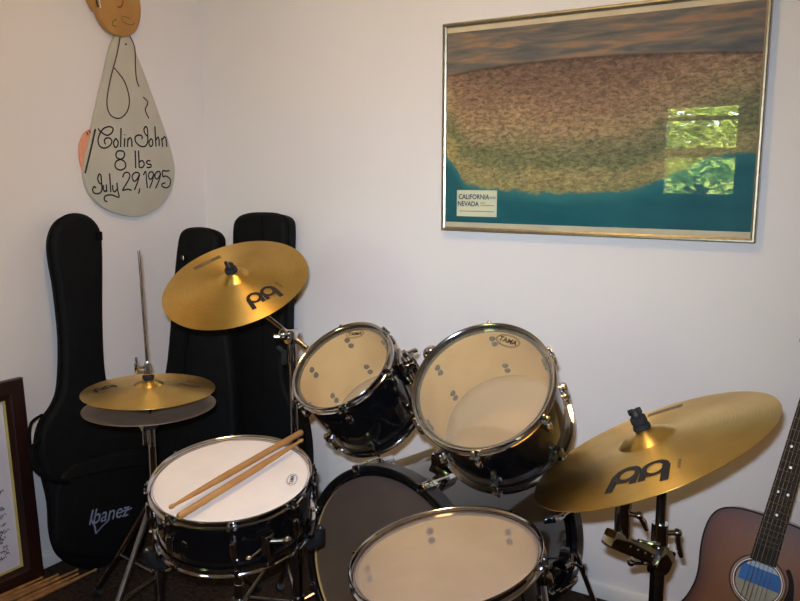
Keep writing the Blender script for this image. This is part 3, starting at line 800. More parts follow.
# ------------------------------------------------------------------ bass drum
BNm = V((-.12, -.99, .06)).normalized(); BC = V((-.995, 1.53, .300)); BR, BL = .283, .535
base = BC-BNm*BL
bass = thing('bass_drum', 'large black bass drum standing on its side behind the floor tom', 'drum', pose(base, BNm, (1, 0, 0)))
Rs = BR-.018
b = LB(); b.lathe([(Rs-.008, .004), (Rs, .006), (Rs, BL-.006), (Rs-.008, BL-.004)], 128, closed=True); shell = b.build('shell', 'black_lacquer', bass)
b = LB(); b.lathe([(Rs-.0085, .006), (Rs-.0085, BL-.006)], 96); b.build('inner_ply', 'maple', shell, recalc=False)
for z, s, nm in ((BL-.012, 1, 'batter_head'), (.012, -1, 'front_head')):
    b = LB(); b.lathe([(0, z), (Rs-.03, z), (Rs-.006, z-s*.001), (Rs+.002, z-s*.008)], 96); b.build(nm, 'kick_head', bass, recalc=False)
for z, s, nm in ((BL, 1, 'batter_hoop'), (0, -1, 'front_hoop')):
    b = LB(); g = Rs+.003
    b.lathe([(g, z-s*.042), (g, z-s*.002), (g+.003, z), (BR-.003, z), (BR, z-s*.003), (BR, z-s*.039), (BR-.003, z-s*.042)], 128, closed=True); b.build(nm, 'hoop_black', bass)
    b = LB(); b.lathe([(g-.005, z-s*.012), (g-.005, z-s*.004), (g-.001, z-s*.002), (g+.001, z-s*.012)], 128, closed=True); b.build('head_collar', 'dull_chrome', bass)
for k in range(8):
    a = 2*PI*(k+.5)/8; m_ = Matrix.Rotation(a, 4, 'Z'); rl = Rs+.026
    for z, s in ((BL, 1), (0, -1)):
        b = LB()
        b.box(m_ @ V((BR+.004, 0, z-s*.021)), (.006, .022, .050), m_, bev=.002); b.box(m_ @ V((BR-.008, 0, z+s*.003)), (.026, .022, .005), m_, bev=.002)
        claw = b.build('claw_hook', 'chrome', bass)
        b = LB(); b.cyl(m_ @ V((BR+.006, 0, z-s*.02)), m_ @ V((rl-.004, 0, z-s*.10)), .0032, seg=10)
        b.cyl(m_ @ V((BR+.006, -.014, z-s*.03)), m_ @ V((BR+.006, .014, z-s*.03)), .0035, seg=10); b.build('tension_rod', 'chrome', claw)
        b = LB(); b.box(m_ @ V((Rs+.010, 0, z-s*.115)), (.022, .018, .055), m_, bev=.006); b.build('lug', 'chrome', bass)
# spurs
binv = bass.matrix_basis.inverted()
for sx in (1, -1):
    p = base + BNm*.09 + V((sx*(Rs+.008), 0, -.03))
    b = LB(); b.box(binv @ p, (.03, .06, .045), bev=.008); b.cyl(binv @ (p+V((0, -.05, 0))), binv @ (p+V((sx*.012, .035, 0))), .009, seg=14)
    sp_ = b.build('spur_bracket', 'chrome', bass)
    ft_ = V((p.x+sx*.09, p.y+.07, .014))
    b = LB(); b.cyl(binv @ (p+V((sx*.014, .0, .03))), binv @ ft_, .0075, seg=14); b.build('spur_leg', 'chrome', sp_)
    b = LB(); b.lathe([(0, -.012), (.006, -.008), (.012, .004), (.011, .022), (0, .024)], 14, Matrix.Translation(ft_)); 
    for v_ in b.bm.verts: v_.co = binv @ v_.co
    b.build('rubber_foot', 'rubber', sp_)
    b = LB(); b.cyl(binv @ (p+V((sx*.016, -.015, -.0))), binv @ (p+V((sx*.05, -.03, 0))), .004, seg=10); b.box(binv @ (p+V((sx*.052, -.031, 0))), (.008, .03, .014), bev=.003); b.build('wing_bolt', 'chrome', sp_)
# tom holder on the shell, with two L-rods
hx, hy = -.925, 1.735
def W(b): 
    for v_ in b.bm.verts: v_.co = binv @ v_.co
    return b
zt = .300+Rs-.010
b = LB(); b.box((hx, hy, zt+.012), (.075, .075, .03), bev=.006); b.cyl((hx, hy, zt), (hx, hy, zt+.075), .019, seg=24); hb = W(b).build('tom_holder_base', 'chrome', bass)
b = LB(); b.cyl((hx, hy, zt+.02), (hx, hy, .845), .0127, seg=24); W(b).build('holder_post', 'chrome', hb)
b = LB(); b.box((hx, hy, .825), (.05, .044, .05), bev=.009); b.cyl((hx-.055, hy-.01, .842), (hx+.055, hy-.01, .842), .017, seg=24); b.ball((hx-.05, hy-.012, .842), .023); b.ball((hx+.05, hy-.012, .842), .023)
b.cyl((hx, hy, .84), (hx, hy, .868), .015, .012, 20)
W(b).build('holder_clamp', 'chrome', hb)
b = LB(); b.cyl((hx+.005, hy-.03, .86), (hx+.012, hy-.055, .872), .007, seg=12); b.box((hx+.014, hy-.06, .875), (.034, .01, .012), bev=.003); W(b).build('holder_knob', 'rubber', hb)
def tom_mount(t, Rsh, ang, H, target, L_):
    """bracket on the tom and the L-rod that reaches it from the holder"""
    m_ = Matrix.Rotation(ang, 4, 'Z')
    b = LB(); b.box(m_ @ V((Rsh+.010, 0, H)), (.02, .058, .085), m_, bev=.007); b.box(m_ @ V((Rsh+.028, 0, H)), (.026, .034, .034), m_, bev=.006)
    b.cyl(m_ @ V((Rsh+.030, 0, H-.024)), m_ @ V((Rsh+.030, 0, H+.026)), .013, seg=18)
    mb_ = b.build('mount_bracket', 'chrome', t)
    b = LB(); b.cyl(m_ @ V((Rsh+.03, .016, H)), m_ @ V((Rsh+.034, .036, H)), .005, seg=10); b.box(m_ @ V((Rsh+.034, .042, H)), (.03, .008, .012), m_, bev=.003); b.build('wing_bolt', 'chrome', mb_)
    p0 = t.matrix_basis @ (m_ @ V((Rsh+.030, 0, H+.05))); p1 = t.matrix_basis @ (m_ @ V((Rsh+.030, 0, H-.06)))
    b = LB(); b.sweep(smooth_line([p0, (p0+p1)/2, p1, p1*.75+V(target)*.25, V(target)], 6), .0058, 12); W(b).build('tom_arm', 'chrome', hb)
tom_mount(tom1, .126, math.radians(22), .115, (hx-.05, hy-.012, .842), .1)
tom_mount(tom2, .151, math.radians(168), .11, (hx+.05, hy-.012, .842), .1)

# ------------------------------------------------------------------ cymbals
def cymbal(name, label, c, n, R, xdir, bell=.21, bow=.10, bellh=.09, group=None, flip=False):
    t = thing(name, label, 'cymbal', pose(c, n, xdir), group)
    rb = bell*R
    def zt(r):
        q = min(r/R, 1)
        w = bow*R*(1-q**1.7)
        if r < rb: w = bow*R*(1-bell**1.7) + bellh*R*(1-(r/rb)**2.2)
        return w
    rs_ = [.006]+[rb*i/8 for i in range(1, 8)]+[rb*.97, rb, rb*1.04]+[rb*1.04+(R-rb*1.04)*i/22 for i in range(1, 23)]
    rs_ = [r for r in rs_ if r >= .006]
    th = .0012; s = -1 if flip else 1
    top = [(r, s*zt(r)) for r in rs_]; bot = [(r, s*(zt(r)-th*(1 if s > 0 else 1))) for r in reversed(rs_)]
    b = LB(); b.lathe(top+bot, 160, closed=True)
    b.build('cymbal_disc', 'shaded_bronze' if flip else 'brass', t, angle=50)
    t['zt'] = 0; del t['zt']
    return t, zt
def mark(t, zt, px, pxr, name, mat, shapes, scale):
    """printed mark: strokes given in mark units, bent on to the bow of the cymbal"""
    m = t.matrix_basis; n = V((m[0][2], m[1][2], m[2][2])); inv = m.inverted(); p = m.translation
    c0 = inv @ onp(px[0], px[1], n, p + n*.012); c1 = inv @ onp(pxr[0], pxr[1], n, p+n*.012)
    x = c1-c0; x.z = 0; x.normalize(); y = V((-x.y, x.x, 0))
    b = LB()
    def f(q):
        w = V((c0.x, c0.y, 0))+x*q[0]*scale+y*q[1]*scale
        return V((w.x, w.y, zt(math.hypot(w.x, w.y))+.0007))
    for pts, w in shapes: b.ribbon([f(q) for q in pts], (0, 0, 1), w*scale)
    d = b.build(name, mat, t, recalc=False); return d
def arc(cx, cy, rx, ry, a0, a1, k=18): return [(cx+rx*math.cos(math.radians(a0+(a1-a0)*i/k)), cy+ry*math.sin(math.radians(a0+(a1-a0)*i/k))) for i in range(k+1)]
def seg_(a, b_, k=5): return [(a[0]+(b_[0]-a[0])*i/k, a[1]+(b_[1]-a[1])*i/k) for i in range(k+1)]
# twin-arch maker's mark: two rings under arches, outer legs long, middle foot short
TWIN = [(arc(-.5, .12, .40, .42, 0, 360, 30), .24), (arc(.5, .12, .40, .42, 0, 360, 30), .24),
        (seg_((-.90, .2), (-.98, -.85), 6), .30), (seg_((.90, .2), (.98, -.85), 6), .30),
        (seg_((-.14, -.1), (-.16, -.6), 4), .26), (seg_((.14, -.1), (.16, -.6), 4), .26)]
BARS = [(seg_((-1, .13), (1, .13), 12), .22), (seg_((-1, -.15), (1, -.15), 12), .18), (seg_((-1, 0), (-.3, 0), 6), .2), (seg_((.2, 0), (.9, 0), 6), .2)]
SMALL = [(seg_((-1+i*.34, -.18), (-.86+i*.34, .18), 2), .12) for i in range(6)]

def nut(t, z0, R=1.0, mat='felt'):
    b = LB(); b.lathe([(.0, z0-.001), (.017, z0), (.018, z0+.006), (.016, z0+.011), (.008, z0+.012), (0, z0+.0125)], 24); b.build('felt_washer', mat, t)
def wing(t, z0, mat='rubber'):
    b = LB(); b.lathe([(0, z0), (.010, z0), (.0115, z0+.006), (.010, z0+.012), (.006, z0+.017), (0, z0+.0175)], 20)
    b.box((.008, 0, z0+.013), (.012, .008, .013), bev=.003); b.box((-.008, 0, z0+.013), (.012, .008, .013), bev=.003); b.build('wing_nut', mat, t)

CRN, CRC = V((.128, -.475, .871)).normalized(), V((-1.507, 1.562, 1.011))
crash, zc_ = cymbal('crash_cymbal', 'tilted brass crash cymbal on a boom, in front of the two guitar cases', CRC, CRN, .203, (1, 0, 0))
mark(crash, zc_, (262, 295), (276, 288), 'maker_logo', 'ink', TWIN, .041)
mark(crash, zc_, (279, 284), (290, 290), 'small_print', 'ink_brown', SMALL, .016)
mark(crash, zc_, (207, 262), (220, 256), 'series_print', 'ink_grey', BARS, .042)
RDN, RDC = V((-.432, -.11, .895)).normalized(), V((-.361, 1.533, .763))
ride, zr_ = cymbal('ride_cymbal', 'largest brass ride cymbal with twin-arch logo, right of the toms', RDC, RDN, .254, (1, 0, 0), bell=.235, bow=.085, bellh=.085)
mark(ride, zr_, (640, 473), (668, 466), 'maker_logo', 'ink', TWIN, .054)
mark(ride, zr_, (679, 462), (681, 455), 'small_print', 'ink_brown', SMALL, .017)
mark(ride, zr_, (664, 410), (677, 406), 'series_print', 'ink_grey', [(seg_((-1, 0), (1, 0), 12), .75)], .040)
HN = V((.02, 0, 1)).normalized(); HC = V((-1.688, 1.401, .716))
hat1, zh_ = cymbal('hi_hat_cymbal', 'upper brass hi-hat cymbal, facing up on the hi-hat stand', HC, HN, .178, (1, 0, 0), bell=.22, bow=.10, bellh=.08)
mark(hat1, zh_, (104, 387), (116, 385), 'maker_logo', 'ink', TWIN, .027)
mark(hat1, zh_, (190, 384), (205, 384), 'series_print', 'ink_grey', BARS, .030)
hat2, _ = cymbal('hi_hat_cymbal', 'lower hi-hat cymbal in shaded grey bronze, upturned beneath the upper one', HC-V((0, 0, .046)), (0, 0, 1), .178, (1, 0, 0), bell=.22, bow=.07, bellh=.07, flip=True)

# ------------------------------------------------------------------ stands
def tripod(t, x, y, zh, rad, angs, zfloor_hub=.10, mat='chrome', r=.010):
    """double braced legs: upper collar, leg strips to rubber feet, lower braces"""
    for a in angs:
        d = V((math.cos(a), math.sin(a), 0)); foot_ = V((x, y, .016))+d*rad; hub = V((x, y, zh))+d*.022
        b = MB(); b.sweep([hub, hub*.5+foot_*.5, foot_], r*.75, 10); l = b.build('leg', mat, t)
        b = MB(); b.sweep([V((x, y, zfloor_hub))+d*.016, hub*.45+foot_*.55], r*.55, 8); b.build('brace', mat, l)
        b = MB(); b.sweep([foot_-d*.02+V((0, 0, .012)), foot_+V((0, 0, -.002)), foot_+d*.014+V((0, 0, -.004))], [.012, .0135, .011], 12); b.build('rubber_foot', 'rubber', l)
    b = MB(); b.cyl((x, y, zh-.03), (x, y, zh+.03), .021, seg=20); b.build('leg_collar', mat, t)
    b = MB(); b.cyl((x, y, zfloor_hub-.018), (x, y, zfloor_hub+.018), .018, seg=20); b.build('brace_collar', mat, t)
# hi-hat stand
hx2, hy2 = HC.x, HC.y
hs = thing('hi_hat_stand', 'chrome hi-hat stand with long thin rod, left of the snare drum', 'stand', (hx2, hy2, 0))
b = MB(); b.cyl((hx2, hy2, .05), (hx2, hy2, .42), .0145, seg=24); b.build('lower_tube', 'dull_chrome', hs)
b = MB(); b.cyl((hx2, hy2, .40), (hx2, hy2, .622), .0105, seg=24); b.build('upper_tube', 'chrome', hs)
b = MB(); b.cyl((hx2, hy2, .405), (hx2, hy2, .45), .020, seg=24); b.cyl((hx2+.016, hy2-.006, .43), (hx2+.05, hy2-.02, .43), .005, seg=10); b.box((hx2+.055, hy2-.021, .43), (.008, .012, .036), bev=.003); b.build('height_clamp', 'chrome', hs)
b = MB(); b.lathe([(.0, .606), (.014, .606), (.021, .613), (.021, .623), (.0, .6235)], 24, Matrix.Translation((hx2, hy2, 0))); b.build('lower_seat', 'rubber', hs)
for dx in (-.014, .016):
    MB().cyl((hx2+dx, hy2-.012, .56), (hx2+dx, hy2-.012, .61), .006, seg=12).build('seat_screw', 'chrome', hs)
rod_top = V((hx2-.012, hy2, 1.102))
b = MB(); b.cyl((hx2, hy2, .30), (hx2, hy2, .70), .0033, seg=12); b.cyl((hx2, hy2, .70), rod_top, .0033, seg=12); b.build('pull_rod', 'dull_chrome', hs)
zb = HC.z+zh_(.0)
b = MB(); b.lathe([(.0035, zb-.004), (.012, zb-.002), (.016, zb+.004), (.016, zb+.011), (.0035, zb+.0115)], 20, Matrix.Translation((hx2, hy2, 0))); b.build('clutch_felt', 'felt', hs)
b = MB(); b.lathe([(.0035, zb+.012), (.0095, zb+.012), (.0105, zb+.02), (.0085, zb+.03), (.0095, zb+.042), (.007, zb+.052), (.0035, zb+.053)], 20, Matrix.Translation((hx2-.001, hy2, 0))); cl = b.build('clutch', 'chrome', hs)
wpos = V((hx2-.001, hy2, zb+.034)) - RT*.010
b = MB(); b.cyl(wpos, wpos-RT*.018, .0045, seg=12); b.box(wpos-RT*.022+V((0, 0, .0)), (.006, .010, .032), frame_to((0, 0, 1), RT), bev=.002); b.box(wpos-RT*.020+V((0, 0, .02)), (.005, .008, .018), frame_to((0, 0, 1), RT), bev=.002); b.build('clutch_wing', 'chrome', cl)
tripod(hs, hx2, hy2, .385, .31, (PI*.985, -.62*PI/2-.35, 1.25), .17, 'dull_chrome', .012)
b = MB(); b.box((hx2+.06, hy2-.19, .035), (.085, .26, .012), pose((0, 0, 0), V((-.05, .12, 1)), (1, .3, 0)), bev=.004); b.build('foot_board', 'dull_chrome', hs)
b = MB(); b.box((hx2+.01, hy2-.03, .02), (.10, .07, .03), bev=.004); b.build('pedal_heel', 'dull_chrome', hs)

# snare stand
sx0 = SC-SN*.16
ss = thing('snare_stand', 'chrome basket stand carrying the snare drum', 'stand', (sx0.x, sx0.y, 0))
b = MB(); b.cyl((sx0.x, sx0.y, .06), (sx0.x, sx0.y, .33), .0125, seg=20); b.build('tube', 'dull_chrome', ss)
b = MB(); b.cyl((sx0.x, sx0.y, .32), sx0-SN*.035, .0105, seg=20); b.ball(sx0-SN*.07, .022); b.build('tilter', 'chrome', ss)
Mz = frame_to(SN, (1, 0, 0)).to_3x3()
for a in (-2.0, .35, 2.3):
    d = Mz @ V((math.cos(a), math.sin(a), 0)); zb_ = -.026-.137
    p0 = SC+SN*(zb_-.02)+d*.02; p1 = SC+SN*(zb_-.012)+d*.16; p2 = SC+SN*(zb_+.012)+d*.205; p3 = SC+SN*(zb_+.045)+d*.208
    b = MB(); b.sweep(smooth_line([p0, p1, p2, p3], 5), .0055, 10); ar = b.build('basket_arm', 'chrome', ss)
    b = MB(); b.sweep([p1+d*.018, p2-SN*.004, p2+SN*.02, p3], [.011, .013, .012, .010], 12); b.build('rubber_grip', 'rubber', ar)
tripod(ss, sx0.x, sx0.y, .26, .26, (-.5, 1.75, 3.75), .09, 'dull_chrome', .010)

# crash stand with boom
kx, ky = -1.335, 1.594
cs = thing('boom_cymbal_stand', 'chrome boom stand holding the crash cymbal, behind the small tom', 'stand', (kx, ky, 0))
clamp = V((kx, ky, .872)); tilt = CRC-CRN*.045
boom_d = (clamp-tilt).normalized(); boom_end = clamp+boom_d*.055
b = MB(); b.cyl((kx, ky, .04), (kx, ky, .50), .0145, seg=20); b.build('lower_tube', 'dull_chrome', cs)
b = MB(); b.cyl((kx, ky, .48), (kx, ky, .86), .0105, seg=20); b.build('upper_tube', 'chrome', cs)
b = MB(); b.cyl((kx, ky, .485), (kx, ky, .535), .019, seg=20); b.cyl((kx+.012, ky-.01, .512), (kx+.03, ky-.045, .512), .005, seg=10); b.box((kx+.032, ky-.049, .512), (.03, .008, .012), bev=.003); b.build('height_clamp', 'chrome', cs)
b = MB(); b.sweep([tilt, clamp, boom_end], .0065, 14); b.build('boom_arm', 'dull_chrome', cs)
b = MB(); b.box(clamp, (.034, .034, .04), bev=.007); b.cyl(clamp-V((0, 0, .075)), clamp-V((0, 0, .01)), .0125, seg=18); b.ball(clamp+V((-.012, -.02, .008)), .016); b.cyl(clamp+V((-.0, -.015, -.0)), clamp+V((-.03, -.04, .004)), .006, seg=12); b.build('boom_clamp', 'chrome', cs)
b = MB(); b.cyl(clamp+V((-.012, -.018, -.045)), clamp+V((-.035, -.02, -.03)), .006, seg=12); b.box(clamp+V((-.012, -.022, -.055)), (.012, .012, .04), bev=.003); b.build('clamp_lever', 'rubber', cs)
b = MB(); b.cyl(tilt-CRN*.008, CRC+CRN*(zc_(0)+.034), .0038, seg=12); b.ball(tilt, .014); b.build('tilter_rod', 'chrome', cs)
tripod(cs, kx, ky, .30, .25, (2.5, 1.0, -2.2), .10, 'dull_chrome', .010)
nut(crash, zc_(.0)-.0005); wing(crash, zc_(0)+.0115, 'rubber')

# ride stand
tl = RDC-RDN*.055; rx, ry = tl.x, tl.y
rs2 = thing('cymbal_stand', 'straight chrome stand with side clamp under the ride cymbal', 'stand', (rx, ry, 0))
b = MB(); b.cyl((rx, ry, .04), (rx, ry, .555), .0145, seg=24); b.build('lower_tube', 'dull_chrome', rs2)
b = MB(); b.cyl((rx, ry, .48), tl, .0098, seg=24); b.build('upper_tube', 'dull_chrome', rs2)
b = MB(); b.cyl((rx, ry, .548), (rx, ry, .606), .0175, .0165, 24); b.cyl(V((rx, ry, .585)), V((rx, ry, .585))+RT*.034, .006, seg=12); b.ball(V((rx, ry, .585))+RT*.036, .0095); b.build('height_clamp', 'chrome', rs2)
wb = V((rx, ry, .585))+RT*.036
b = MB(); b.sweep([wb, wb+RT*.004-V((0, 0, .03)), wb+RT*.012-V((0, 0, .052))], [.006, .0075, .005], 10); b.build('clamp_wing', 'chrome', rs2)
b = MB(); b.cyl(tl-RDN*.01, RDC+RDN*(zr_(0)+.040), .0038, seg=12); b.ball(tl, .015); b.build('tilter_rod', 'chrome', rs2)
c0 = V((rx, ry, .532)); c1 = at(613, 537, 1.50)
b = MB(); dd = (c1-c0); L_ = dd.length; rotm = frame_to(V((0, 0, 1)) - dd.normalized()*dd.normalized().z, dd)
b.box((c0+c1)/2-V((0, 0, .004)), (L_+.03, .030, .034), rotm, bev=.007); b.box(c0, (.05, .046, .05), rotm, bev=.010); b.cyl(c0-V((0, 0, .03)), c0+V((0, 0, .028)), .021, seg=20)
mc = b.build('side_clamp', 'chrome', rs2)
hp_ = c0*.18+c1*.82
b = MB(); b.cyl(hp_-V((0, 0, .005)), hp_+V((0, 0, .075)), .015, seg=20); b.cyl(hp_+V((0, 0, .07)), hp_+V((0, 0, .082)), .0165, seg=20); b.build('rod_socket', 'chrome', mc)
b = MB(); wv = hp_+V((0, 0, .058)); tv = RT*.8-FW*.6
b.cyl(wv, wv+tv*.03, .005, seg=10); b.ball(wv+tv*.032, .008); b.sweep([wv+tv*.032, wv+tv*.034+RT*.008-V((0, 0, .014)), wv+tv*.034+RT*.014-V((0, 0, .03))], [.005, .006, .004], 8); b.build('socket_wing', 'chrome', mc)
b = MB(); q0 = c0*.5+c1*.5+V((0, 0, .018))
for i in range(4): MB().ball(c0*(.30+i*.16)+c1*(.70-i*.16)-FW*.0135+V((0, 0, -.002)), .0055).build('clamp_screw', 'chrome', mc)
b.sweep([q0-FW*.01, q0+RT*.02-FW*.03, q0+RT*.035-FW*.035], .004, 10); b.build('clamp_rod', 'chrome', mc); b = MB(); b.cyl(c0-RT*.02-V((0, 0, .012)), c0-RT*.055-V((0, 0, .008))-FW*.01, .005, seg=10); b.ball(c0-RT*.058-V((0, 0, .008))-FW*.01, .008); b.build('clamp_bolt', 'chrome', mc)
tripod(rs2, rx, ry, .30, .25, (-.6, 2.55, 4.3), .10, 'dull_chrome', .010)
nut(ride, zr_(0)-.0005); 
b = LB(); z0 = zr_(0)+.0115; b.lathe([(0, z0), (.015, z0), (.0165, z0+.004), (.016, z0+.014), (.013, z0+.017), (0, z0+.0175)], 24); b.build('felt_washer', 'felt', ride)
wing(ride, zr_(0)+.025, 'rubber')

# ------------------------------------------------------------------ sticks on the snare and on the floor
lift = SN*.0085
def onsn(x, y): return onp(x, y, SN, SC+lift)
stick(onsn(169, 508), onsn(302, 432), 'drumstick on the snare, its pointed tip towards the left', 'drumsticks on the snare drum')
stick(onsn(303, 439.5), onsn(178, 517), 'drumstick on the snare, its blunt end towards the front edge', 'drumsticks on the snare drum')
def onfl(x, y, z): return onp(x, y, (0, 0, 1), (0, 0, z))
rz = .0085
A0 = onfl(97, 569, rz); d0 = (onfl(27, 602, rz)-A0).normalized(); q0 = V((0, 0, 1)).cross(d0)
if q0.x > 0: q0 = -q0
for k, (al, turn, lab) in enumerate((
    (0, 0, 'worn drumstick on the carpet, nearest the gig bag'),
    (.05, 1.2, 'worn drumstick on the carpet, second from the gig bag'),
    (.035, -.6, 'worn drumstick on the carpet, in the middle of the pile of five'),
    (.09, .8, 'worn drumstick on the carpet, fourth from the gig bag'),
    (.13, 1.5, 'worn drumstick on the carpet, nearest the framed sheet'))):
    A = A0+q0*.025*k+d0*al; d = Matrix.Rotation(math.radians(turn), 3, 'Z') @ d0
    stick(A, A+d*.40, lab, 'worn drumsticks on the carpet', 'stick_old', .0078)

# ------------------------------------------------------------------ acoustic guitar
ga = V((.155, .33, .93)).normalized()
gn = V((.02, -.95, .30)); gn = (gn-ga*gn.dot(ga)).normalized()
G0 = at(757.3, 581.6, 1.83)
GM = pose(G0, gn, ga.cross(gn)*1)   # x: across, y: along the neck?
gx = ga.cross(gn).normalized()
GM = Matrix.Identity(4)
for i in range(3): GM[i][0], GM[i][1], GM[i][2] = gx[i], ga[i], gn[i]
GM.translation = G0
gui = thing('acoustic_guitar', 'sunburst acoustic guitar leaning on the back wall at the right', 'guitar', GM)
half = [(0, .152), (.05, .151), (.09, .145), (.120, .130), (.136, .102), (.140, .06), (.136, .02), (.129, -.02), (.128, -.055), (.136, -.095), (.158, -.145), (.182, -.195), (.194, -.24), (.192, -.285), (.170, -.325), (.125, -.352), (.06, -.362), (0, -.363)]
hl = [V((x, y, 0)) for x, y in half]
hs_ = smooth_line(hl, 4)
outl = hs_ + [V((-p.x, p.y, 0)) for p in reversed(hs_[1:-1])]
# top plate with a real sound hole, rim attribute for the stain
HRAD = .049; n_ = len(outl)
bm = bmesh.new(); rims = {}
def tv_(p, r):
    v_ = bm.verts.new(p); rims[v_] = r; return v_
rings = []
hole = []
for p in outl:
    a = math.atan2(p.y, p.x); hole.append(V((HRAD*math.cos(a), HRAD*math.sin(a), 0)))
for f_ in (0, .12, .28, .5, .75, 1):
    rings.append([tv_(outl[i].lerp(hole[i], f_), min(1, f_*1.6)) for i in range(n_)])
for A, B in zip(rings, rings[1:]):
    for i in range(n_): bm.faces.new([A[i], A[(i+1) % n_], B[(i+1) % n_], B[i]])
low = [tv_(h_-V((0, 0, .003)), 1) for h_ in hole]
for i in range(n_): bm.faces.new([rings[-1][i], rings[-1][(i+1) % n_], low[(i+1) % n_], low[i]])
bmesh.ops.recalc_face_normals(bm, faces=bm.faces[:])
bm.verts.index_update(); vals = [rims[v_] for v_ in bm.verts]
me = bpy.data.meshes.new('top_plate'); bm.to_mesh(me); bm.free()
att = me.attributes.new('rim', 'FLOAT', 'POINT')
for i, r_ in enumerate(vals): att.data[i].value = r_
if me.polygons[0].normal.z < 0: me.flip_normals()
me.materials.append(M['sunburst']); top_plate = bpy.data.objects.new('top_plate', me); COL.objects.link(top_plate); top_plate.parent = gui
b = LB(); D = .105
A = [b.v(p+V((0, 0, -.0005))) for p in outl]; B = [b.v(p-V((0, 0, D))) for p in outl]
for i in range(n_): b.face([A[i], A[(i+1) % n_], B[(i+1) % n_], B[i]])
b.face(B[::-1]); b.build('back_and_sides', 'guitar_side', gui)
b = LB(); b.sweep([p*1.0+V((0, 0, -.001)) for p in outl]+[outl[0]+V((0, 0, -.001))], .0022, 8, cap=False); b.build('binding', 'ebony', gui)
b = LB(); b.poly([V((p.x*.97, p.y*.97, -D+.004)) for p in outl]); b.build('inside_back', 'guitar_inside', gui)
for r0, r1, mt in ((.0515, .0535, 'pearl'), (.056, .0575, 'guitar_inside'), (.060, .062, 'ebony')):
    b = LB(); b.lathe([(r0, .0004), (r0, .0009), (r1, .0009), (r1, .0004)], 64, closed=True); b.build('rosette_ring', mt, gui)
# maker's label seen through the hole
b = LB(); b.box((.005, .022, -D+.0075), (.105, .085, .001)); lb = b.build('inside_label', 'label_blue', gui)
b = LB(); b.box((.005, .030, -D+.0085), (.085, .022, .0006)); b.build('label_band', 'label_white', lb)
# neck, fretboard, headstock
FW0, FW1, Y0, Y1 = .0285, .0215, .046, .53
b = LB(); b.poly([]) if False else None
def taper(b, y0, y1, z0, z1, w0, w1):
    vs = [b.v(q) for q in ((-w0, y0, z0), (w0, y0, z0), (w1, y1, z0), (-w1, y1, z0), (-w0, y0, z1), (w0, y0, z1), (w1, y1, z1), (-w1, y1, z1))]
    for q in ((0, 1, 2, 3), (4, 5, 6, 7), (0, 1, 5, 4), (1, 2, 6, 5), (2, 3, 7, 6), (3, 0, 4, 7)): b.face([vs[i] for i in q])
taper(b, Y0, Y1, .001, .0065, FW0, FW1); fb = b.build('fretboard', 'ebony', gui)
scale_len = .648; nut_y = Y1
b = LB()
for f_ in range(1, 21):
    y_ = nut_y-scale_len*(1-2**(-f_/12)); 
    if y_ < Y0+.004: break
    w = FW0+(FW1-FW0)*(y_-Y0)/(Y1-Y0)
    LB().cyl((-w, y_, .0066), (w, y_, .0066), .0011, seg=8).build('fret', 'fret', fb)
b = LB()
for f_ in (5, 7, 9, 12, 15):
    y_ = nut_y-scale_len*(1-(2**(-(f_-1)/12)+2**(-f_/12))/2)
    for x_ in ((-.011, .011) if f_ in (12, 7) else (0,)): LB().lathe([(0, .0070), (.0030, .0069), (.0034, .0062)], 14, Matrix.Translation((x_, y_, 0))).build('position_dot', 'pearl', fb)
b = LB(); rg = []
for y_, w in ((.152, .026), (.20, .0255), (.51, .020), (Y1, .0208)):
    rg.append([b.v((w*math.cos(PI+PI*k/10), y_, .0015+.021*math.sin(PI+PI*k/10))) for k in range(11)])
for A, B in zip(rg, rg[1:]):
    for k in range(10): b.face([A[k], A[k+1], B[k+1], B[k]])
    b.face([A[10], A[0], B[0], B[10]])
b.face(rg[0][::-1]); b.face(rg[-1]); b.build('neck', 'guitar_side', gui)
b = LB(); b.prism([(-.021, Y1, .004), (.021, Y1, .004), (.036, Y1+.05, -.004), (.033, Y1+.17, -.022), (0, Y1+.18, -.024), (-.033, Y1+.17, -.022), (-.036, Y1+.05, -.004)], (0, 0, -.015)); hs3 = b.build('headstock', 'guitar_side', gui)
for k in range(3):
    for sx in (-1, 1):
        b = LB(); yq = Y1+.055+k*.042; b.cyl((sx*.022, yq, -.012), (sx*.022, yq, .008), .004, seg=10); b.cyl((sx*.03, yq, -.020-.004*k), (sx*.052, yq, -.020-.004*k), .003, seg=8); b.ball((sx*.056, yq, -.020-.004*k), .008, (.7, 1, 1)); b.build('tuner', 'chrome', hs3)
# bridge, strings, pickguard
b = LB(); b.box((0, -.17, .005), (.15, .03, .010), bev=.004); b.build('bridge', 'ebony', gui)
for k in range(6):
    x0, x1 = -.0265+k*.0106, -.0175+k*.007
    LB().cyl((x0, -.165, .012), (x1, Y1, .0105), .0004 if k > 2 else .0006, seg=6).build('string', 'steel_string', gui)
pg = smooth_line([V((x, y, .0016)) for x, y in ((.058, .052), (.072, .028), (.080, -.005), (.086, -.045), (.100, -.085), (.085, -.105), (.050, -.085), (.046, -.055), (.060, -.025), (.0645, .005), (.060, .030), (.050, .048))], 4, True)
b = LB(); b.prism(pg, (0, 0, -.0014)); b.build('pickguard', 'pickguard', gui)

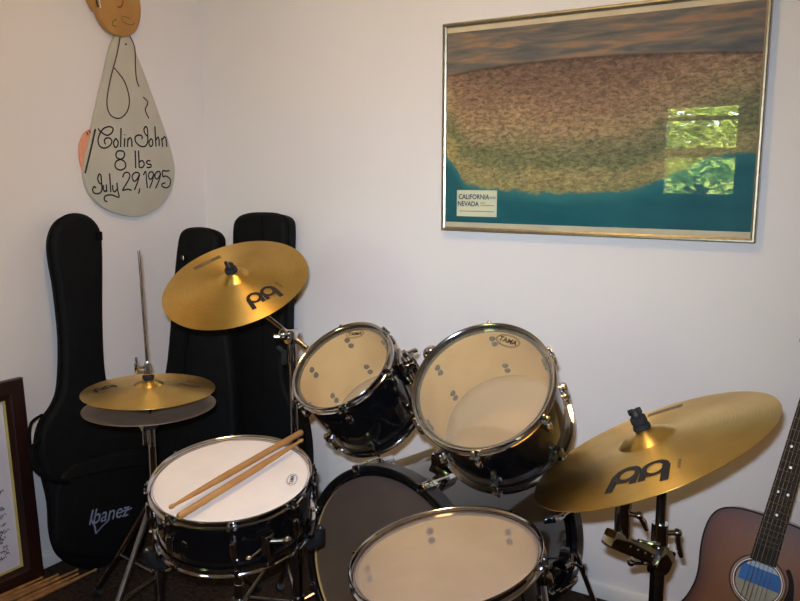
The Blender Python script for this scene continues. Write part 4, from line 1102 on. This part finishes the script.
# ------------------------------------------------------------------ lights
lamp_p = V((-1.05, 1.0, ZC))
lamp = thing('ceiling_lamp', 'round flush ceiling lamp with warm glass shade', 'lamp', lamp_p)
b = MB(); b.lathe([(0, 0), (.17, 0), (.175, -.02), (.15, -.028), (0, -.028)], 48, Matrix.Translation(lamp_p)); b.build('lamp_base', 'trim', lamp)
M['lamp_glow'] = emit_mat('lamp_glow', (1.0, .60, .22, 1), 33.0)
b = MB(); b.lathe([(.145, -.027), (.14, -.05), (.11, -.08), (.06, -.10), (0, -.106)], 48, Matrix.Translation(lamp_p)); b.build('glass_shade', M['lamp_glow'], lamp)

ld = bpy.data.lights.new('camera_flash', 'AREA'); ld.shape = 'RECTANGLE'; ld.size = .03; ld.size_y = .018; ld.energy = 7.6; ld.color = (.68, .80, 1.0); ld.spread = math.radians(90)
fl = bpy.data.objects.new('camera_flash', ld); COL.objects.link(fl)
fl.location = CAM + UP*.055 - RT*.02 - FW*.01; fl.rotation_euler = cam.rotation_euler

pd = bpy.data.lights.new('window_daylight_portal', 'AREA'); pd.shape = 'RECTANGLE'; pd.size = WX1-WX0; pd.size_y = WZ1-WZ0; pd.cycles.is_portal = True
po = bpy.data.objects.new('window_daylight_portal', pd); COL.objects.link(po)
po.location = (wc, YF-.125, (WZ0+WZ1)/2); po.rotation_euler = (PI/2, 0, 0)

w = bpy.data.worlds.new('sky'); S.world = w; w.use_nodes = True
nt = w.node_tree; nt.nodes.clear()
sk = nt.nodes.new('ShaderNodeTexSky'); sk.sky_type = 'NISHITA'
sk.sun_elevation = math.radians(48); sk.sun_rotation = math.radians(20); sk.sun_disc = False
bg = nt.nodes.new('ShaderNodeBackground'); bg.inputs[1].default_value = 3.0
ow = nt.nodes.new('ShaderNodeOutputWorld'); nt.links.new(sk.outputs[0], bg.inputs[0]); nt.links.new(bg.outputs[0], ow.inputs[0])
sd = bpy.data.lights.new('sun', 'SUN'); sd.energy = 140; sd.angle = .009; sd.color = (1, .95, .86)
so = bpy.data.objects.new('sun', sd); COL.objects.link(so); so.location = (0, 4, 8)
so.rotation_euler = V((.35, .55, .9)).to_track_quat('Z', 'Y').to_euler()

S.view_settings.view_transform = 'Standard'; S.view_settings.look = 'None'
S.view_settings.gamma = 1; S.view_settings.exposure = 0.75; S.view_settings.use_curve_mapping = False
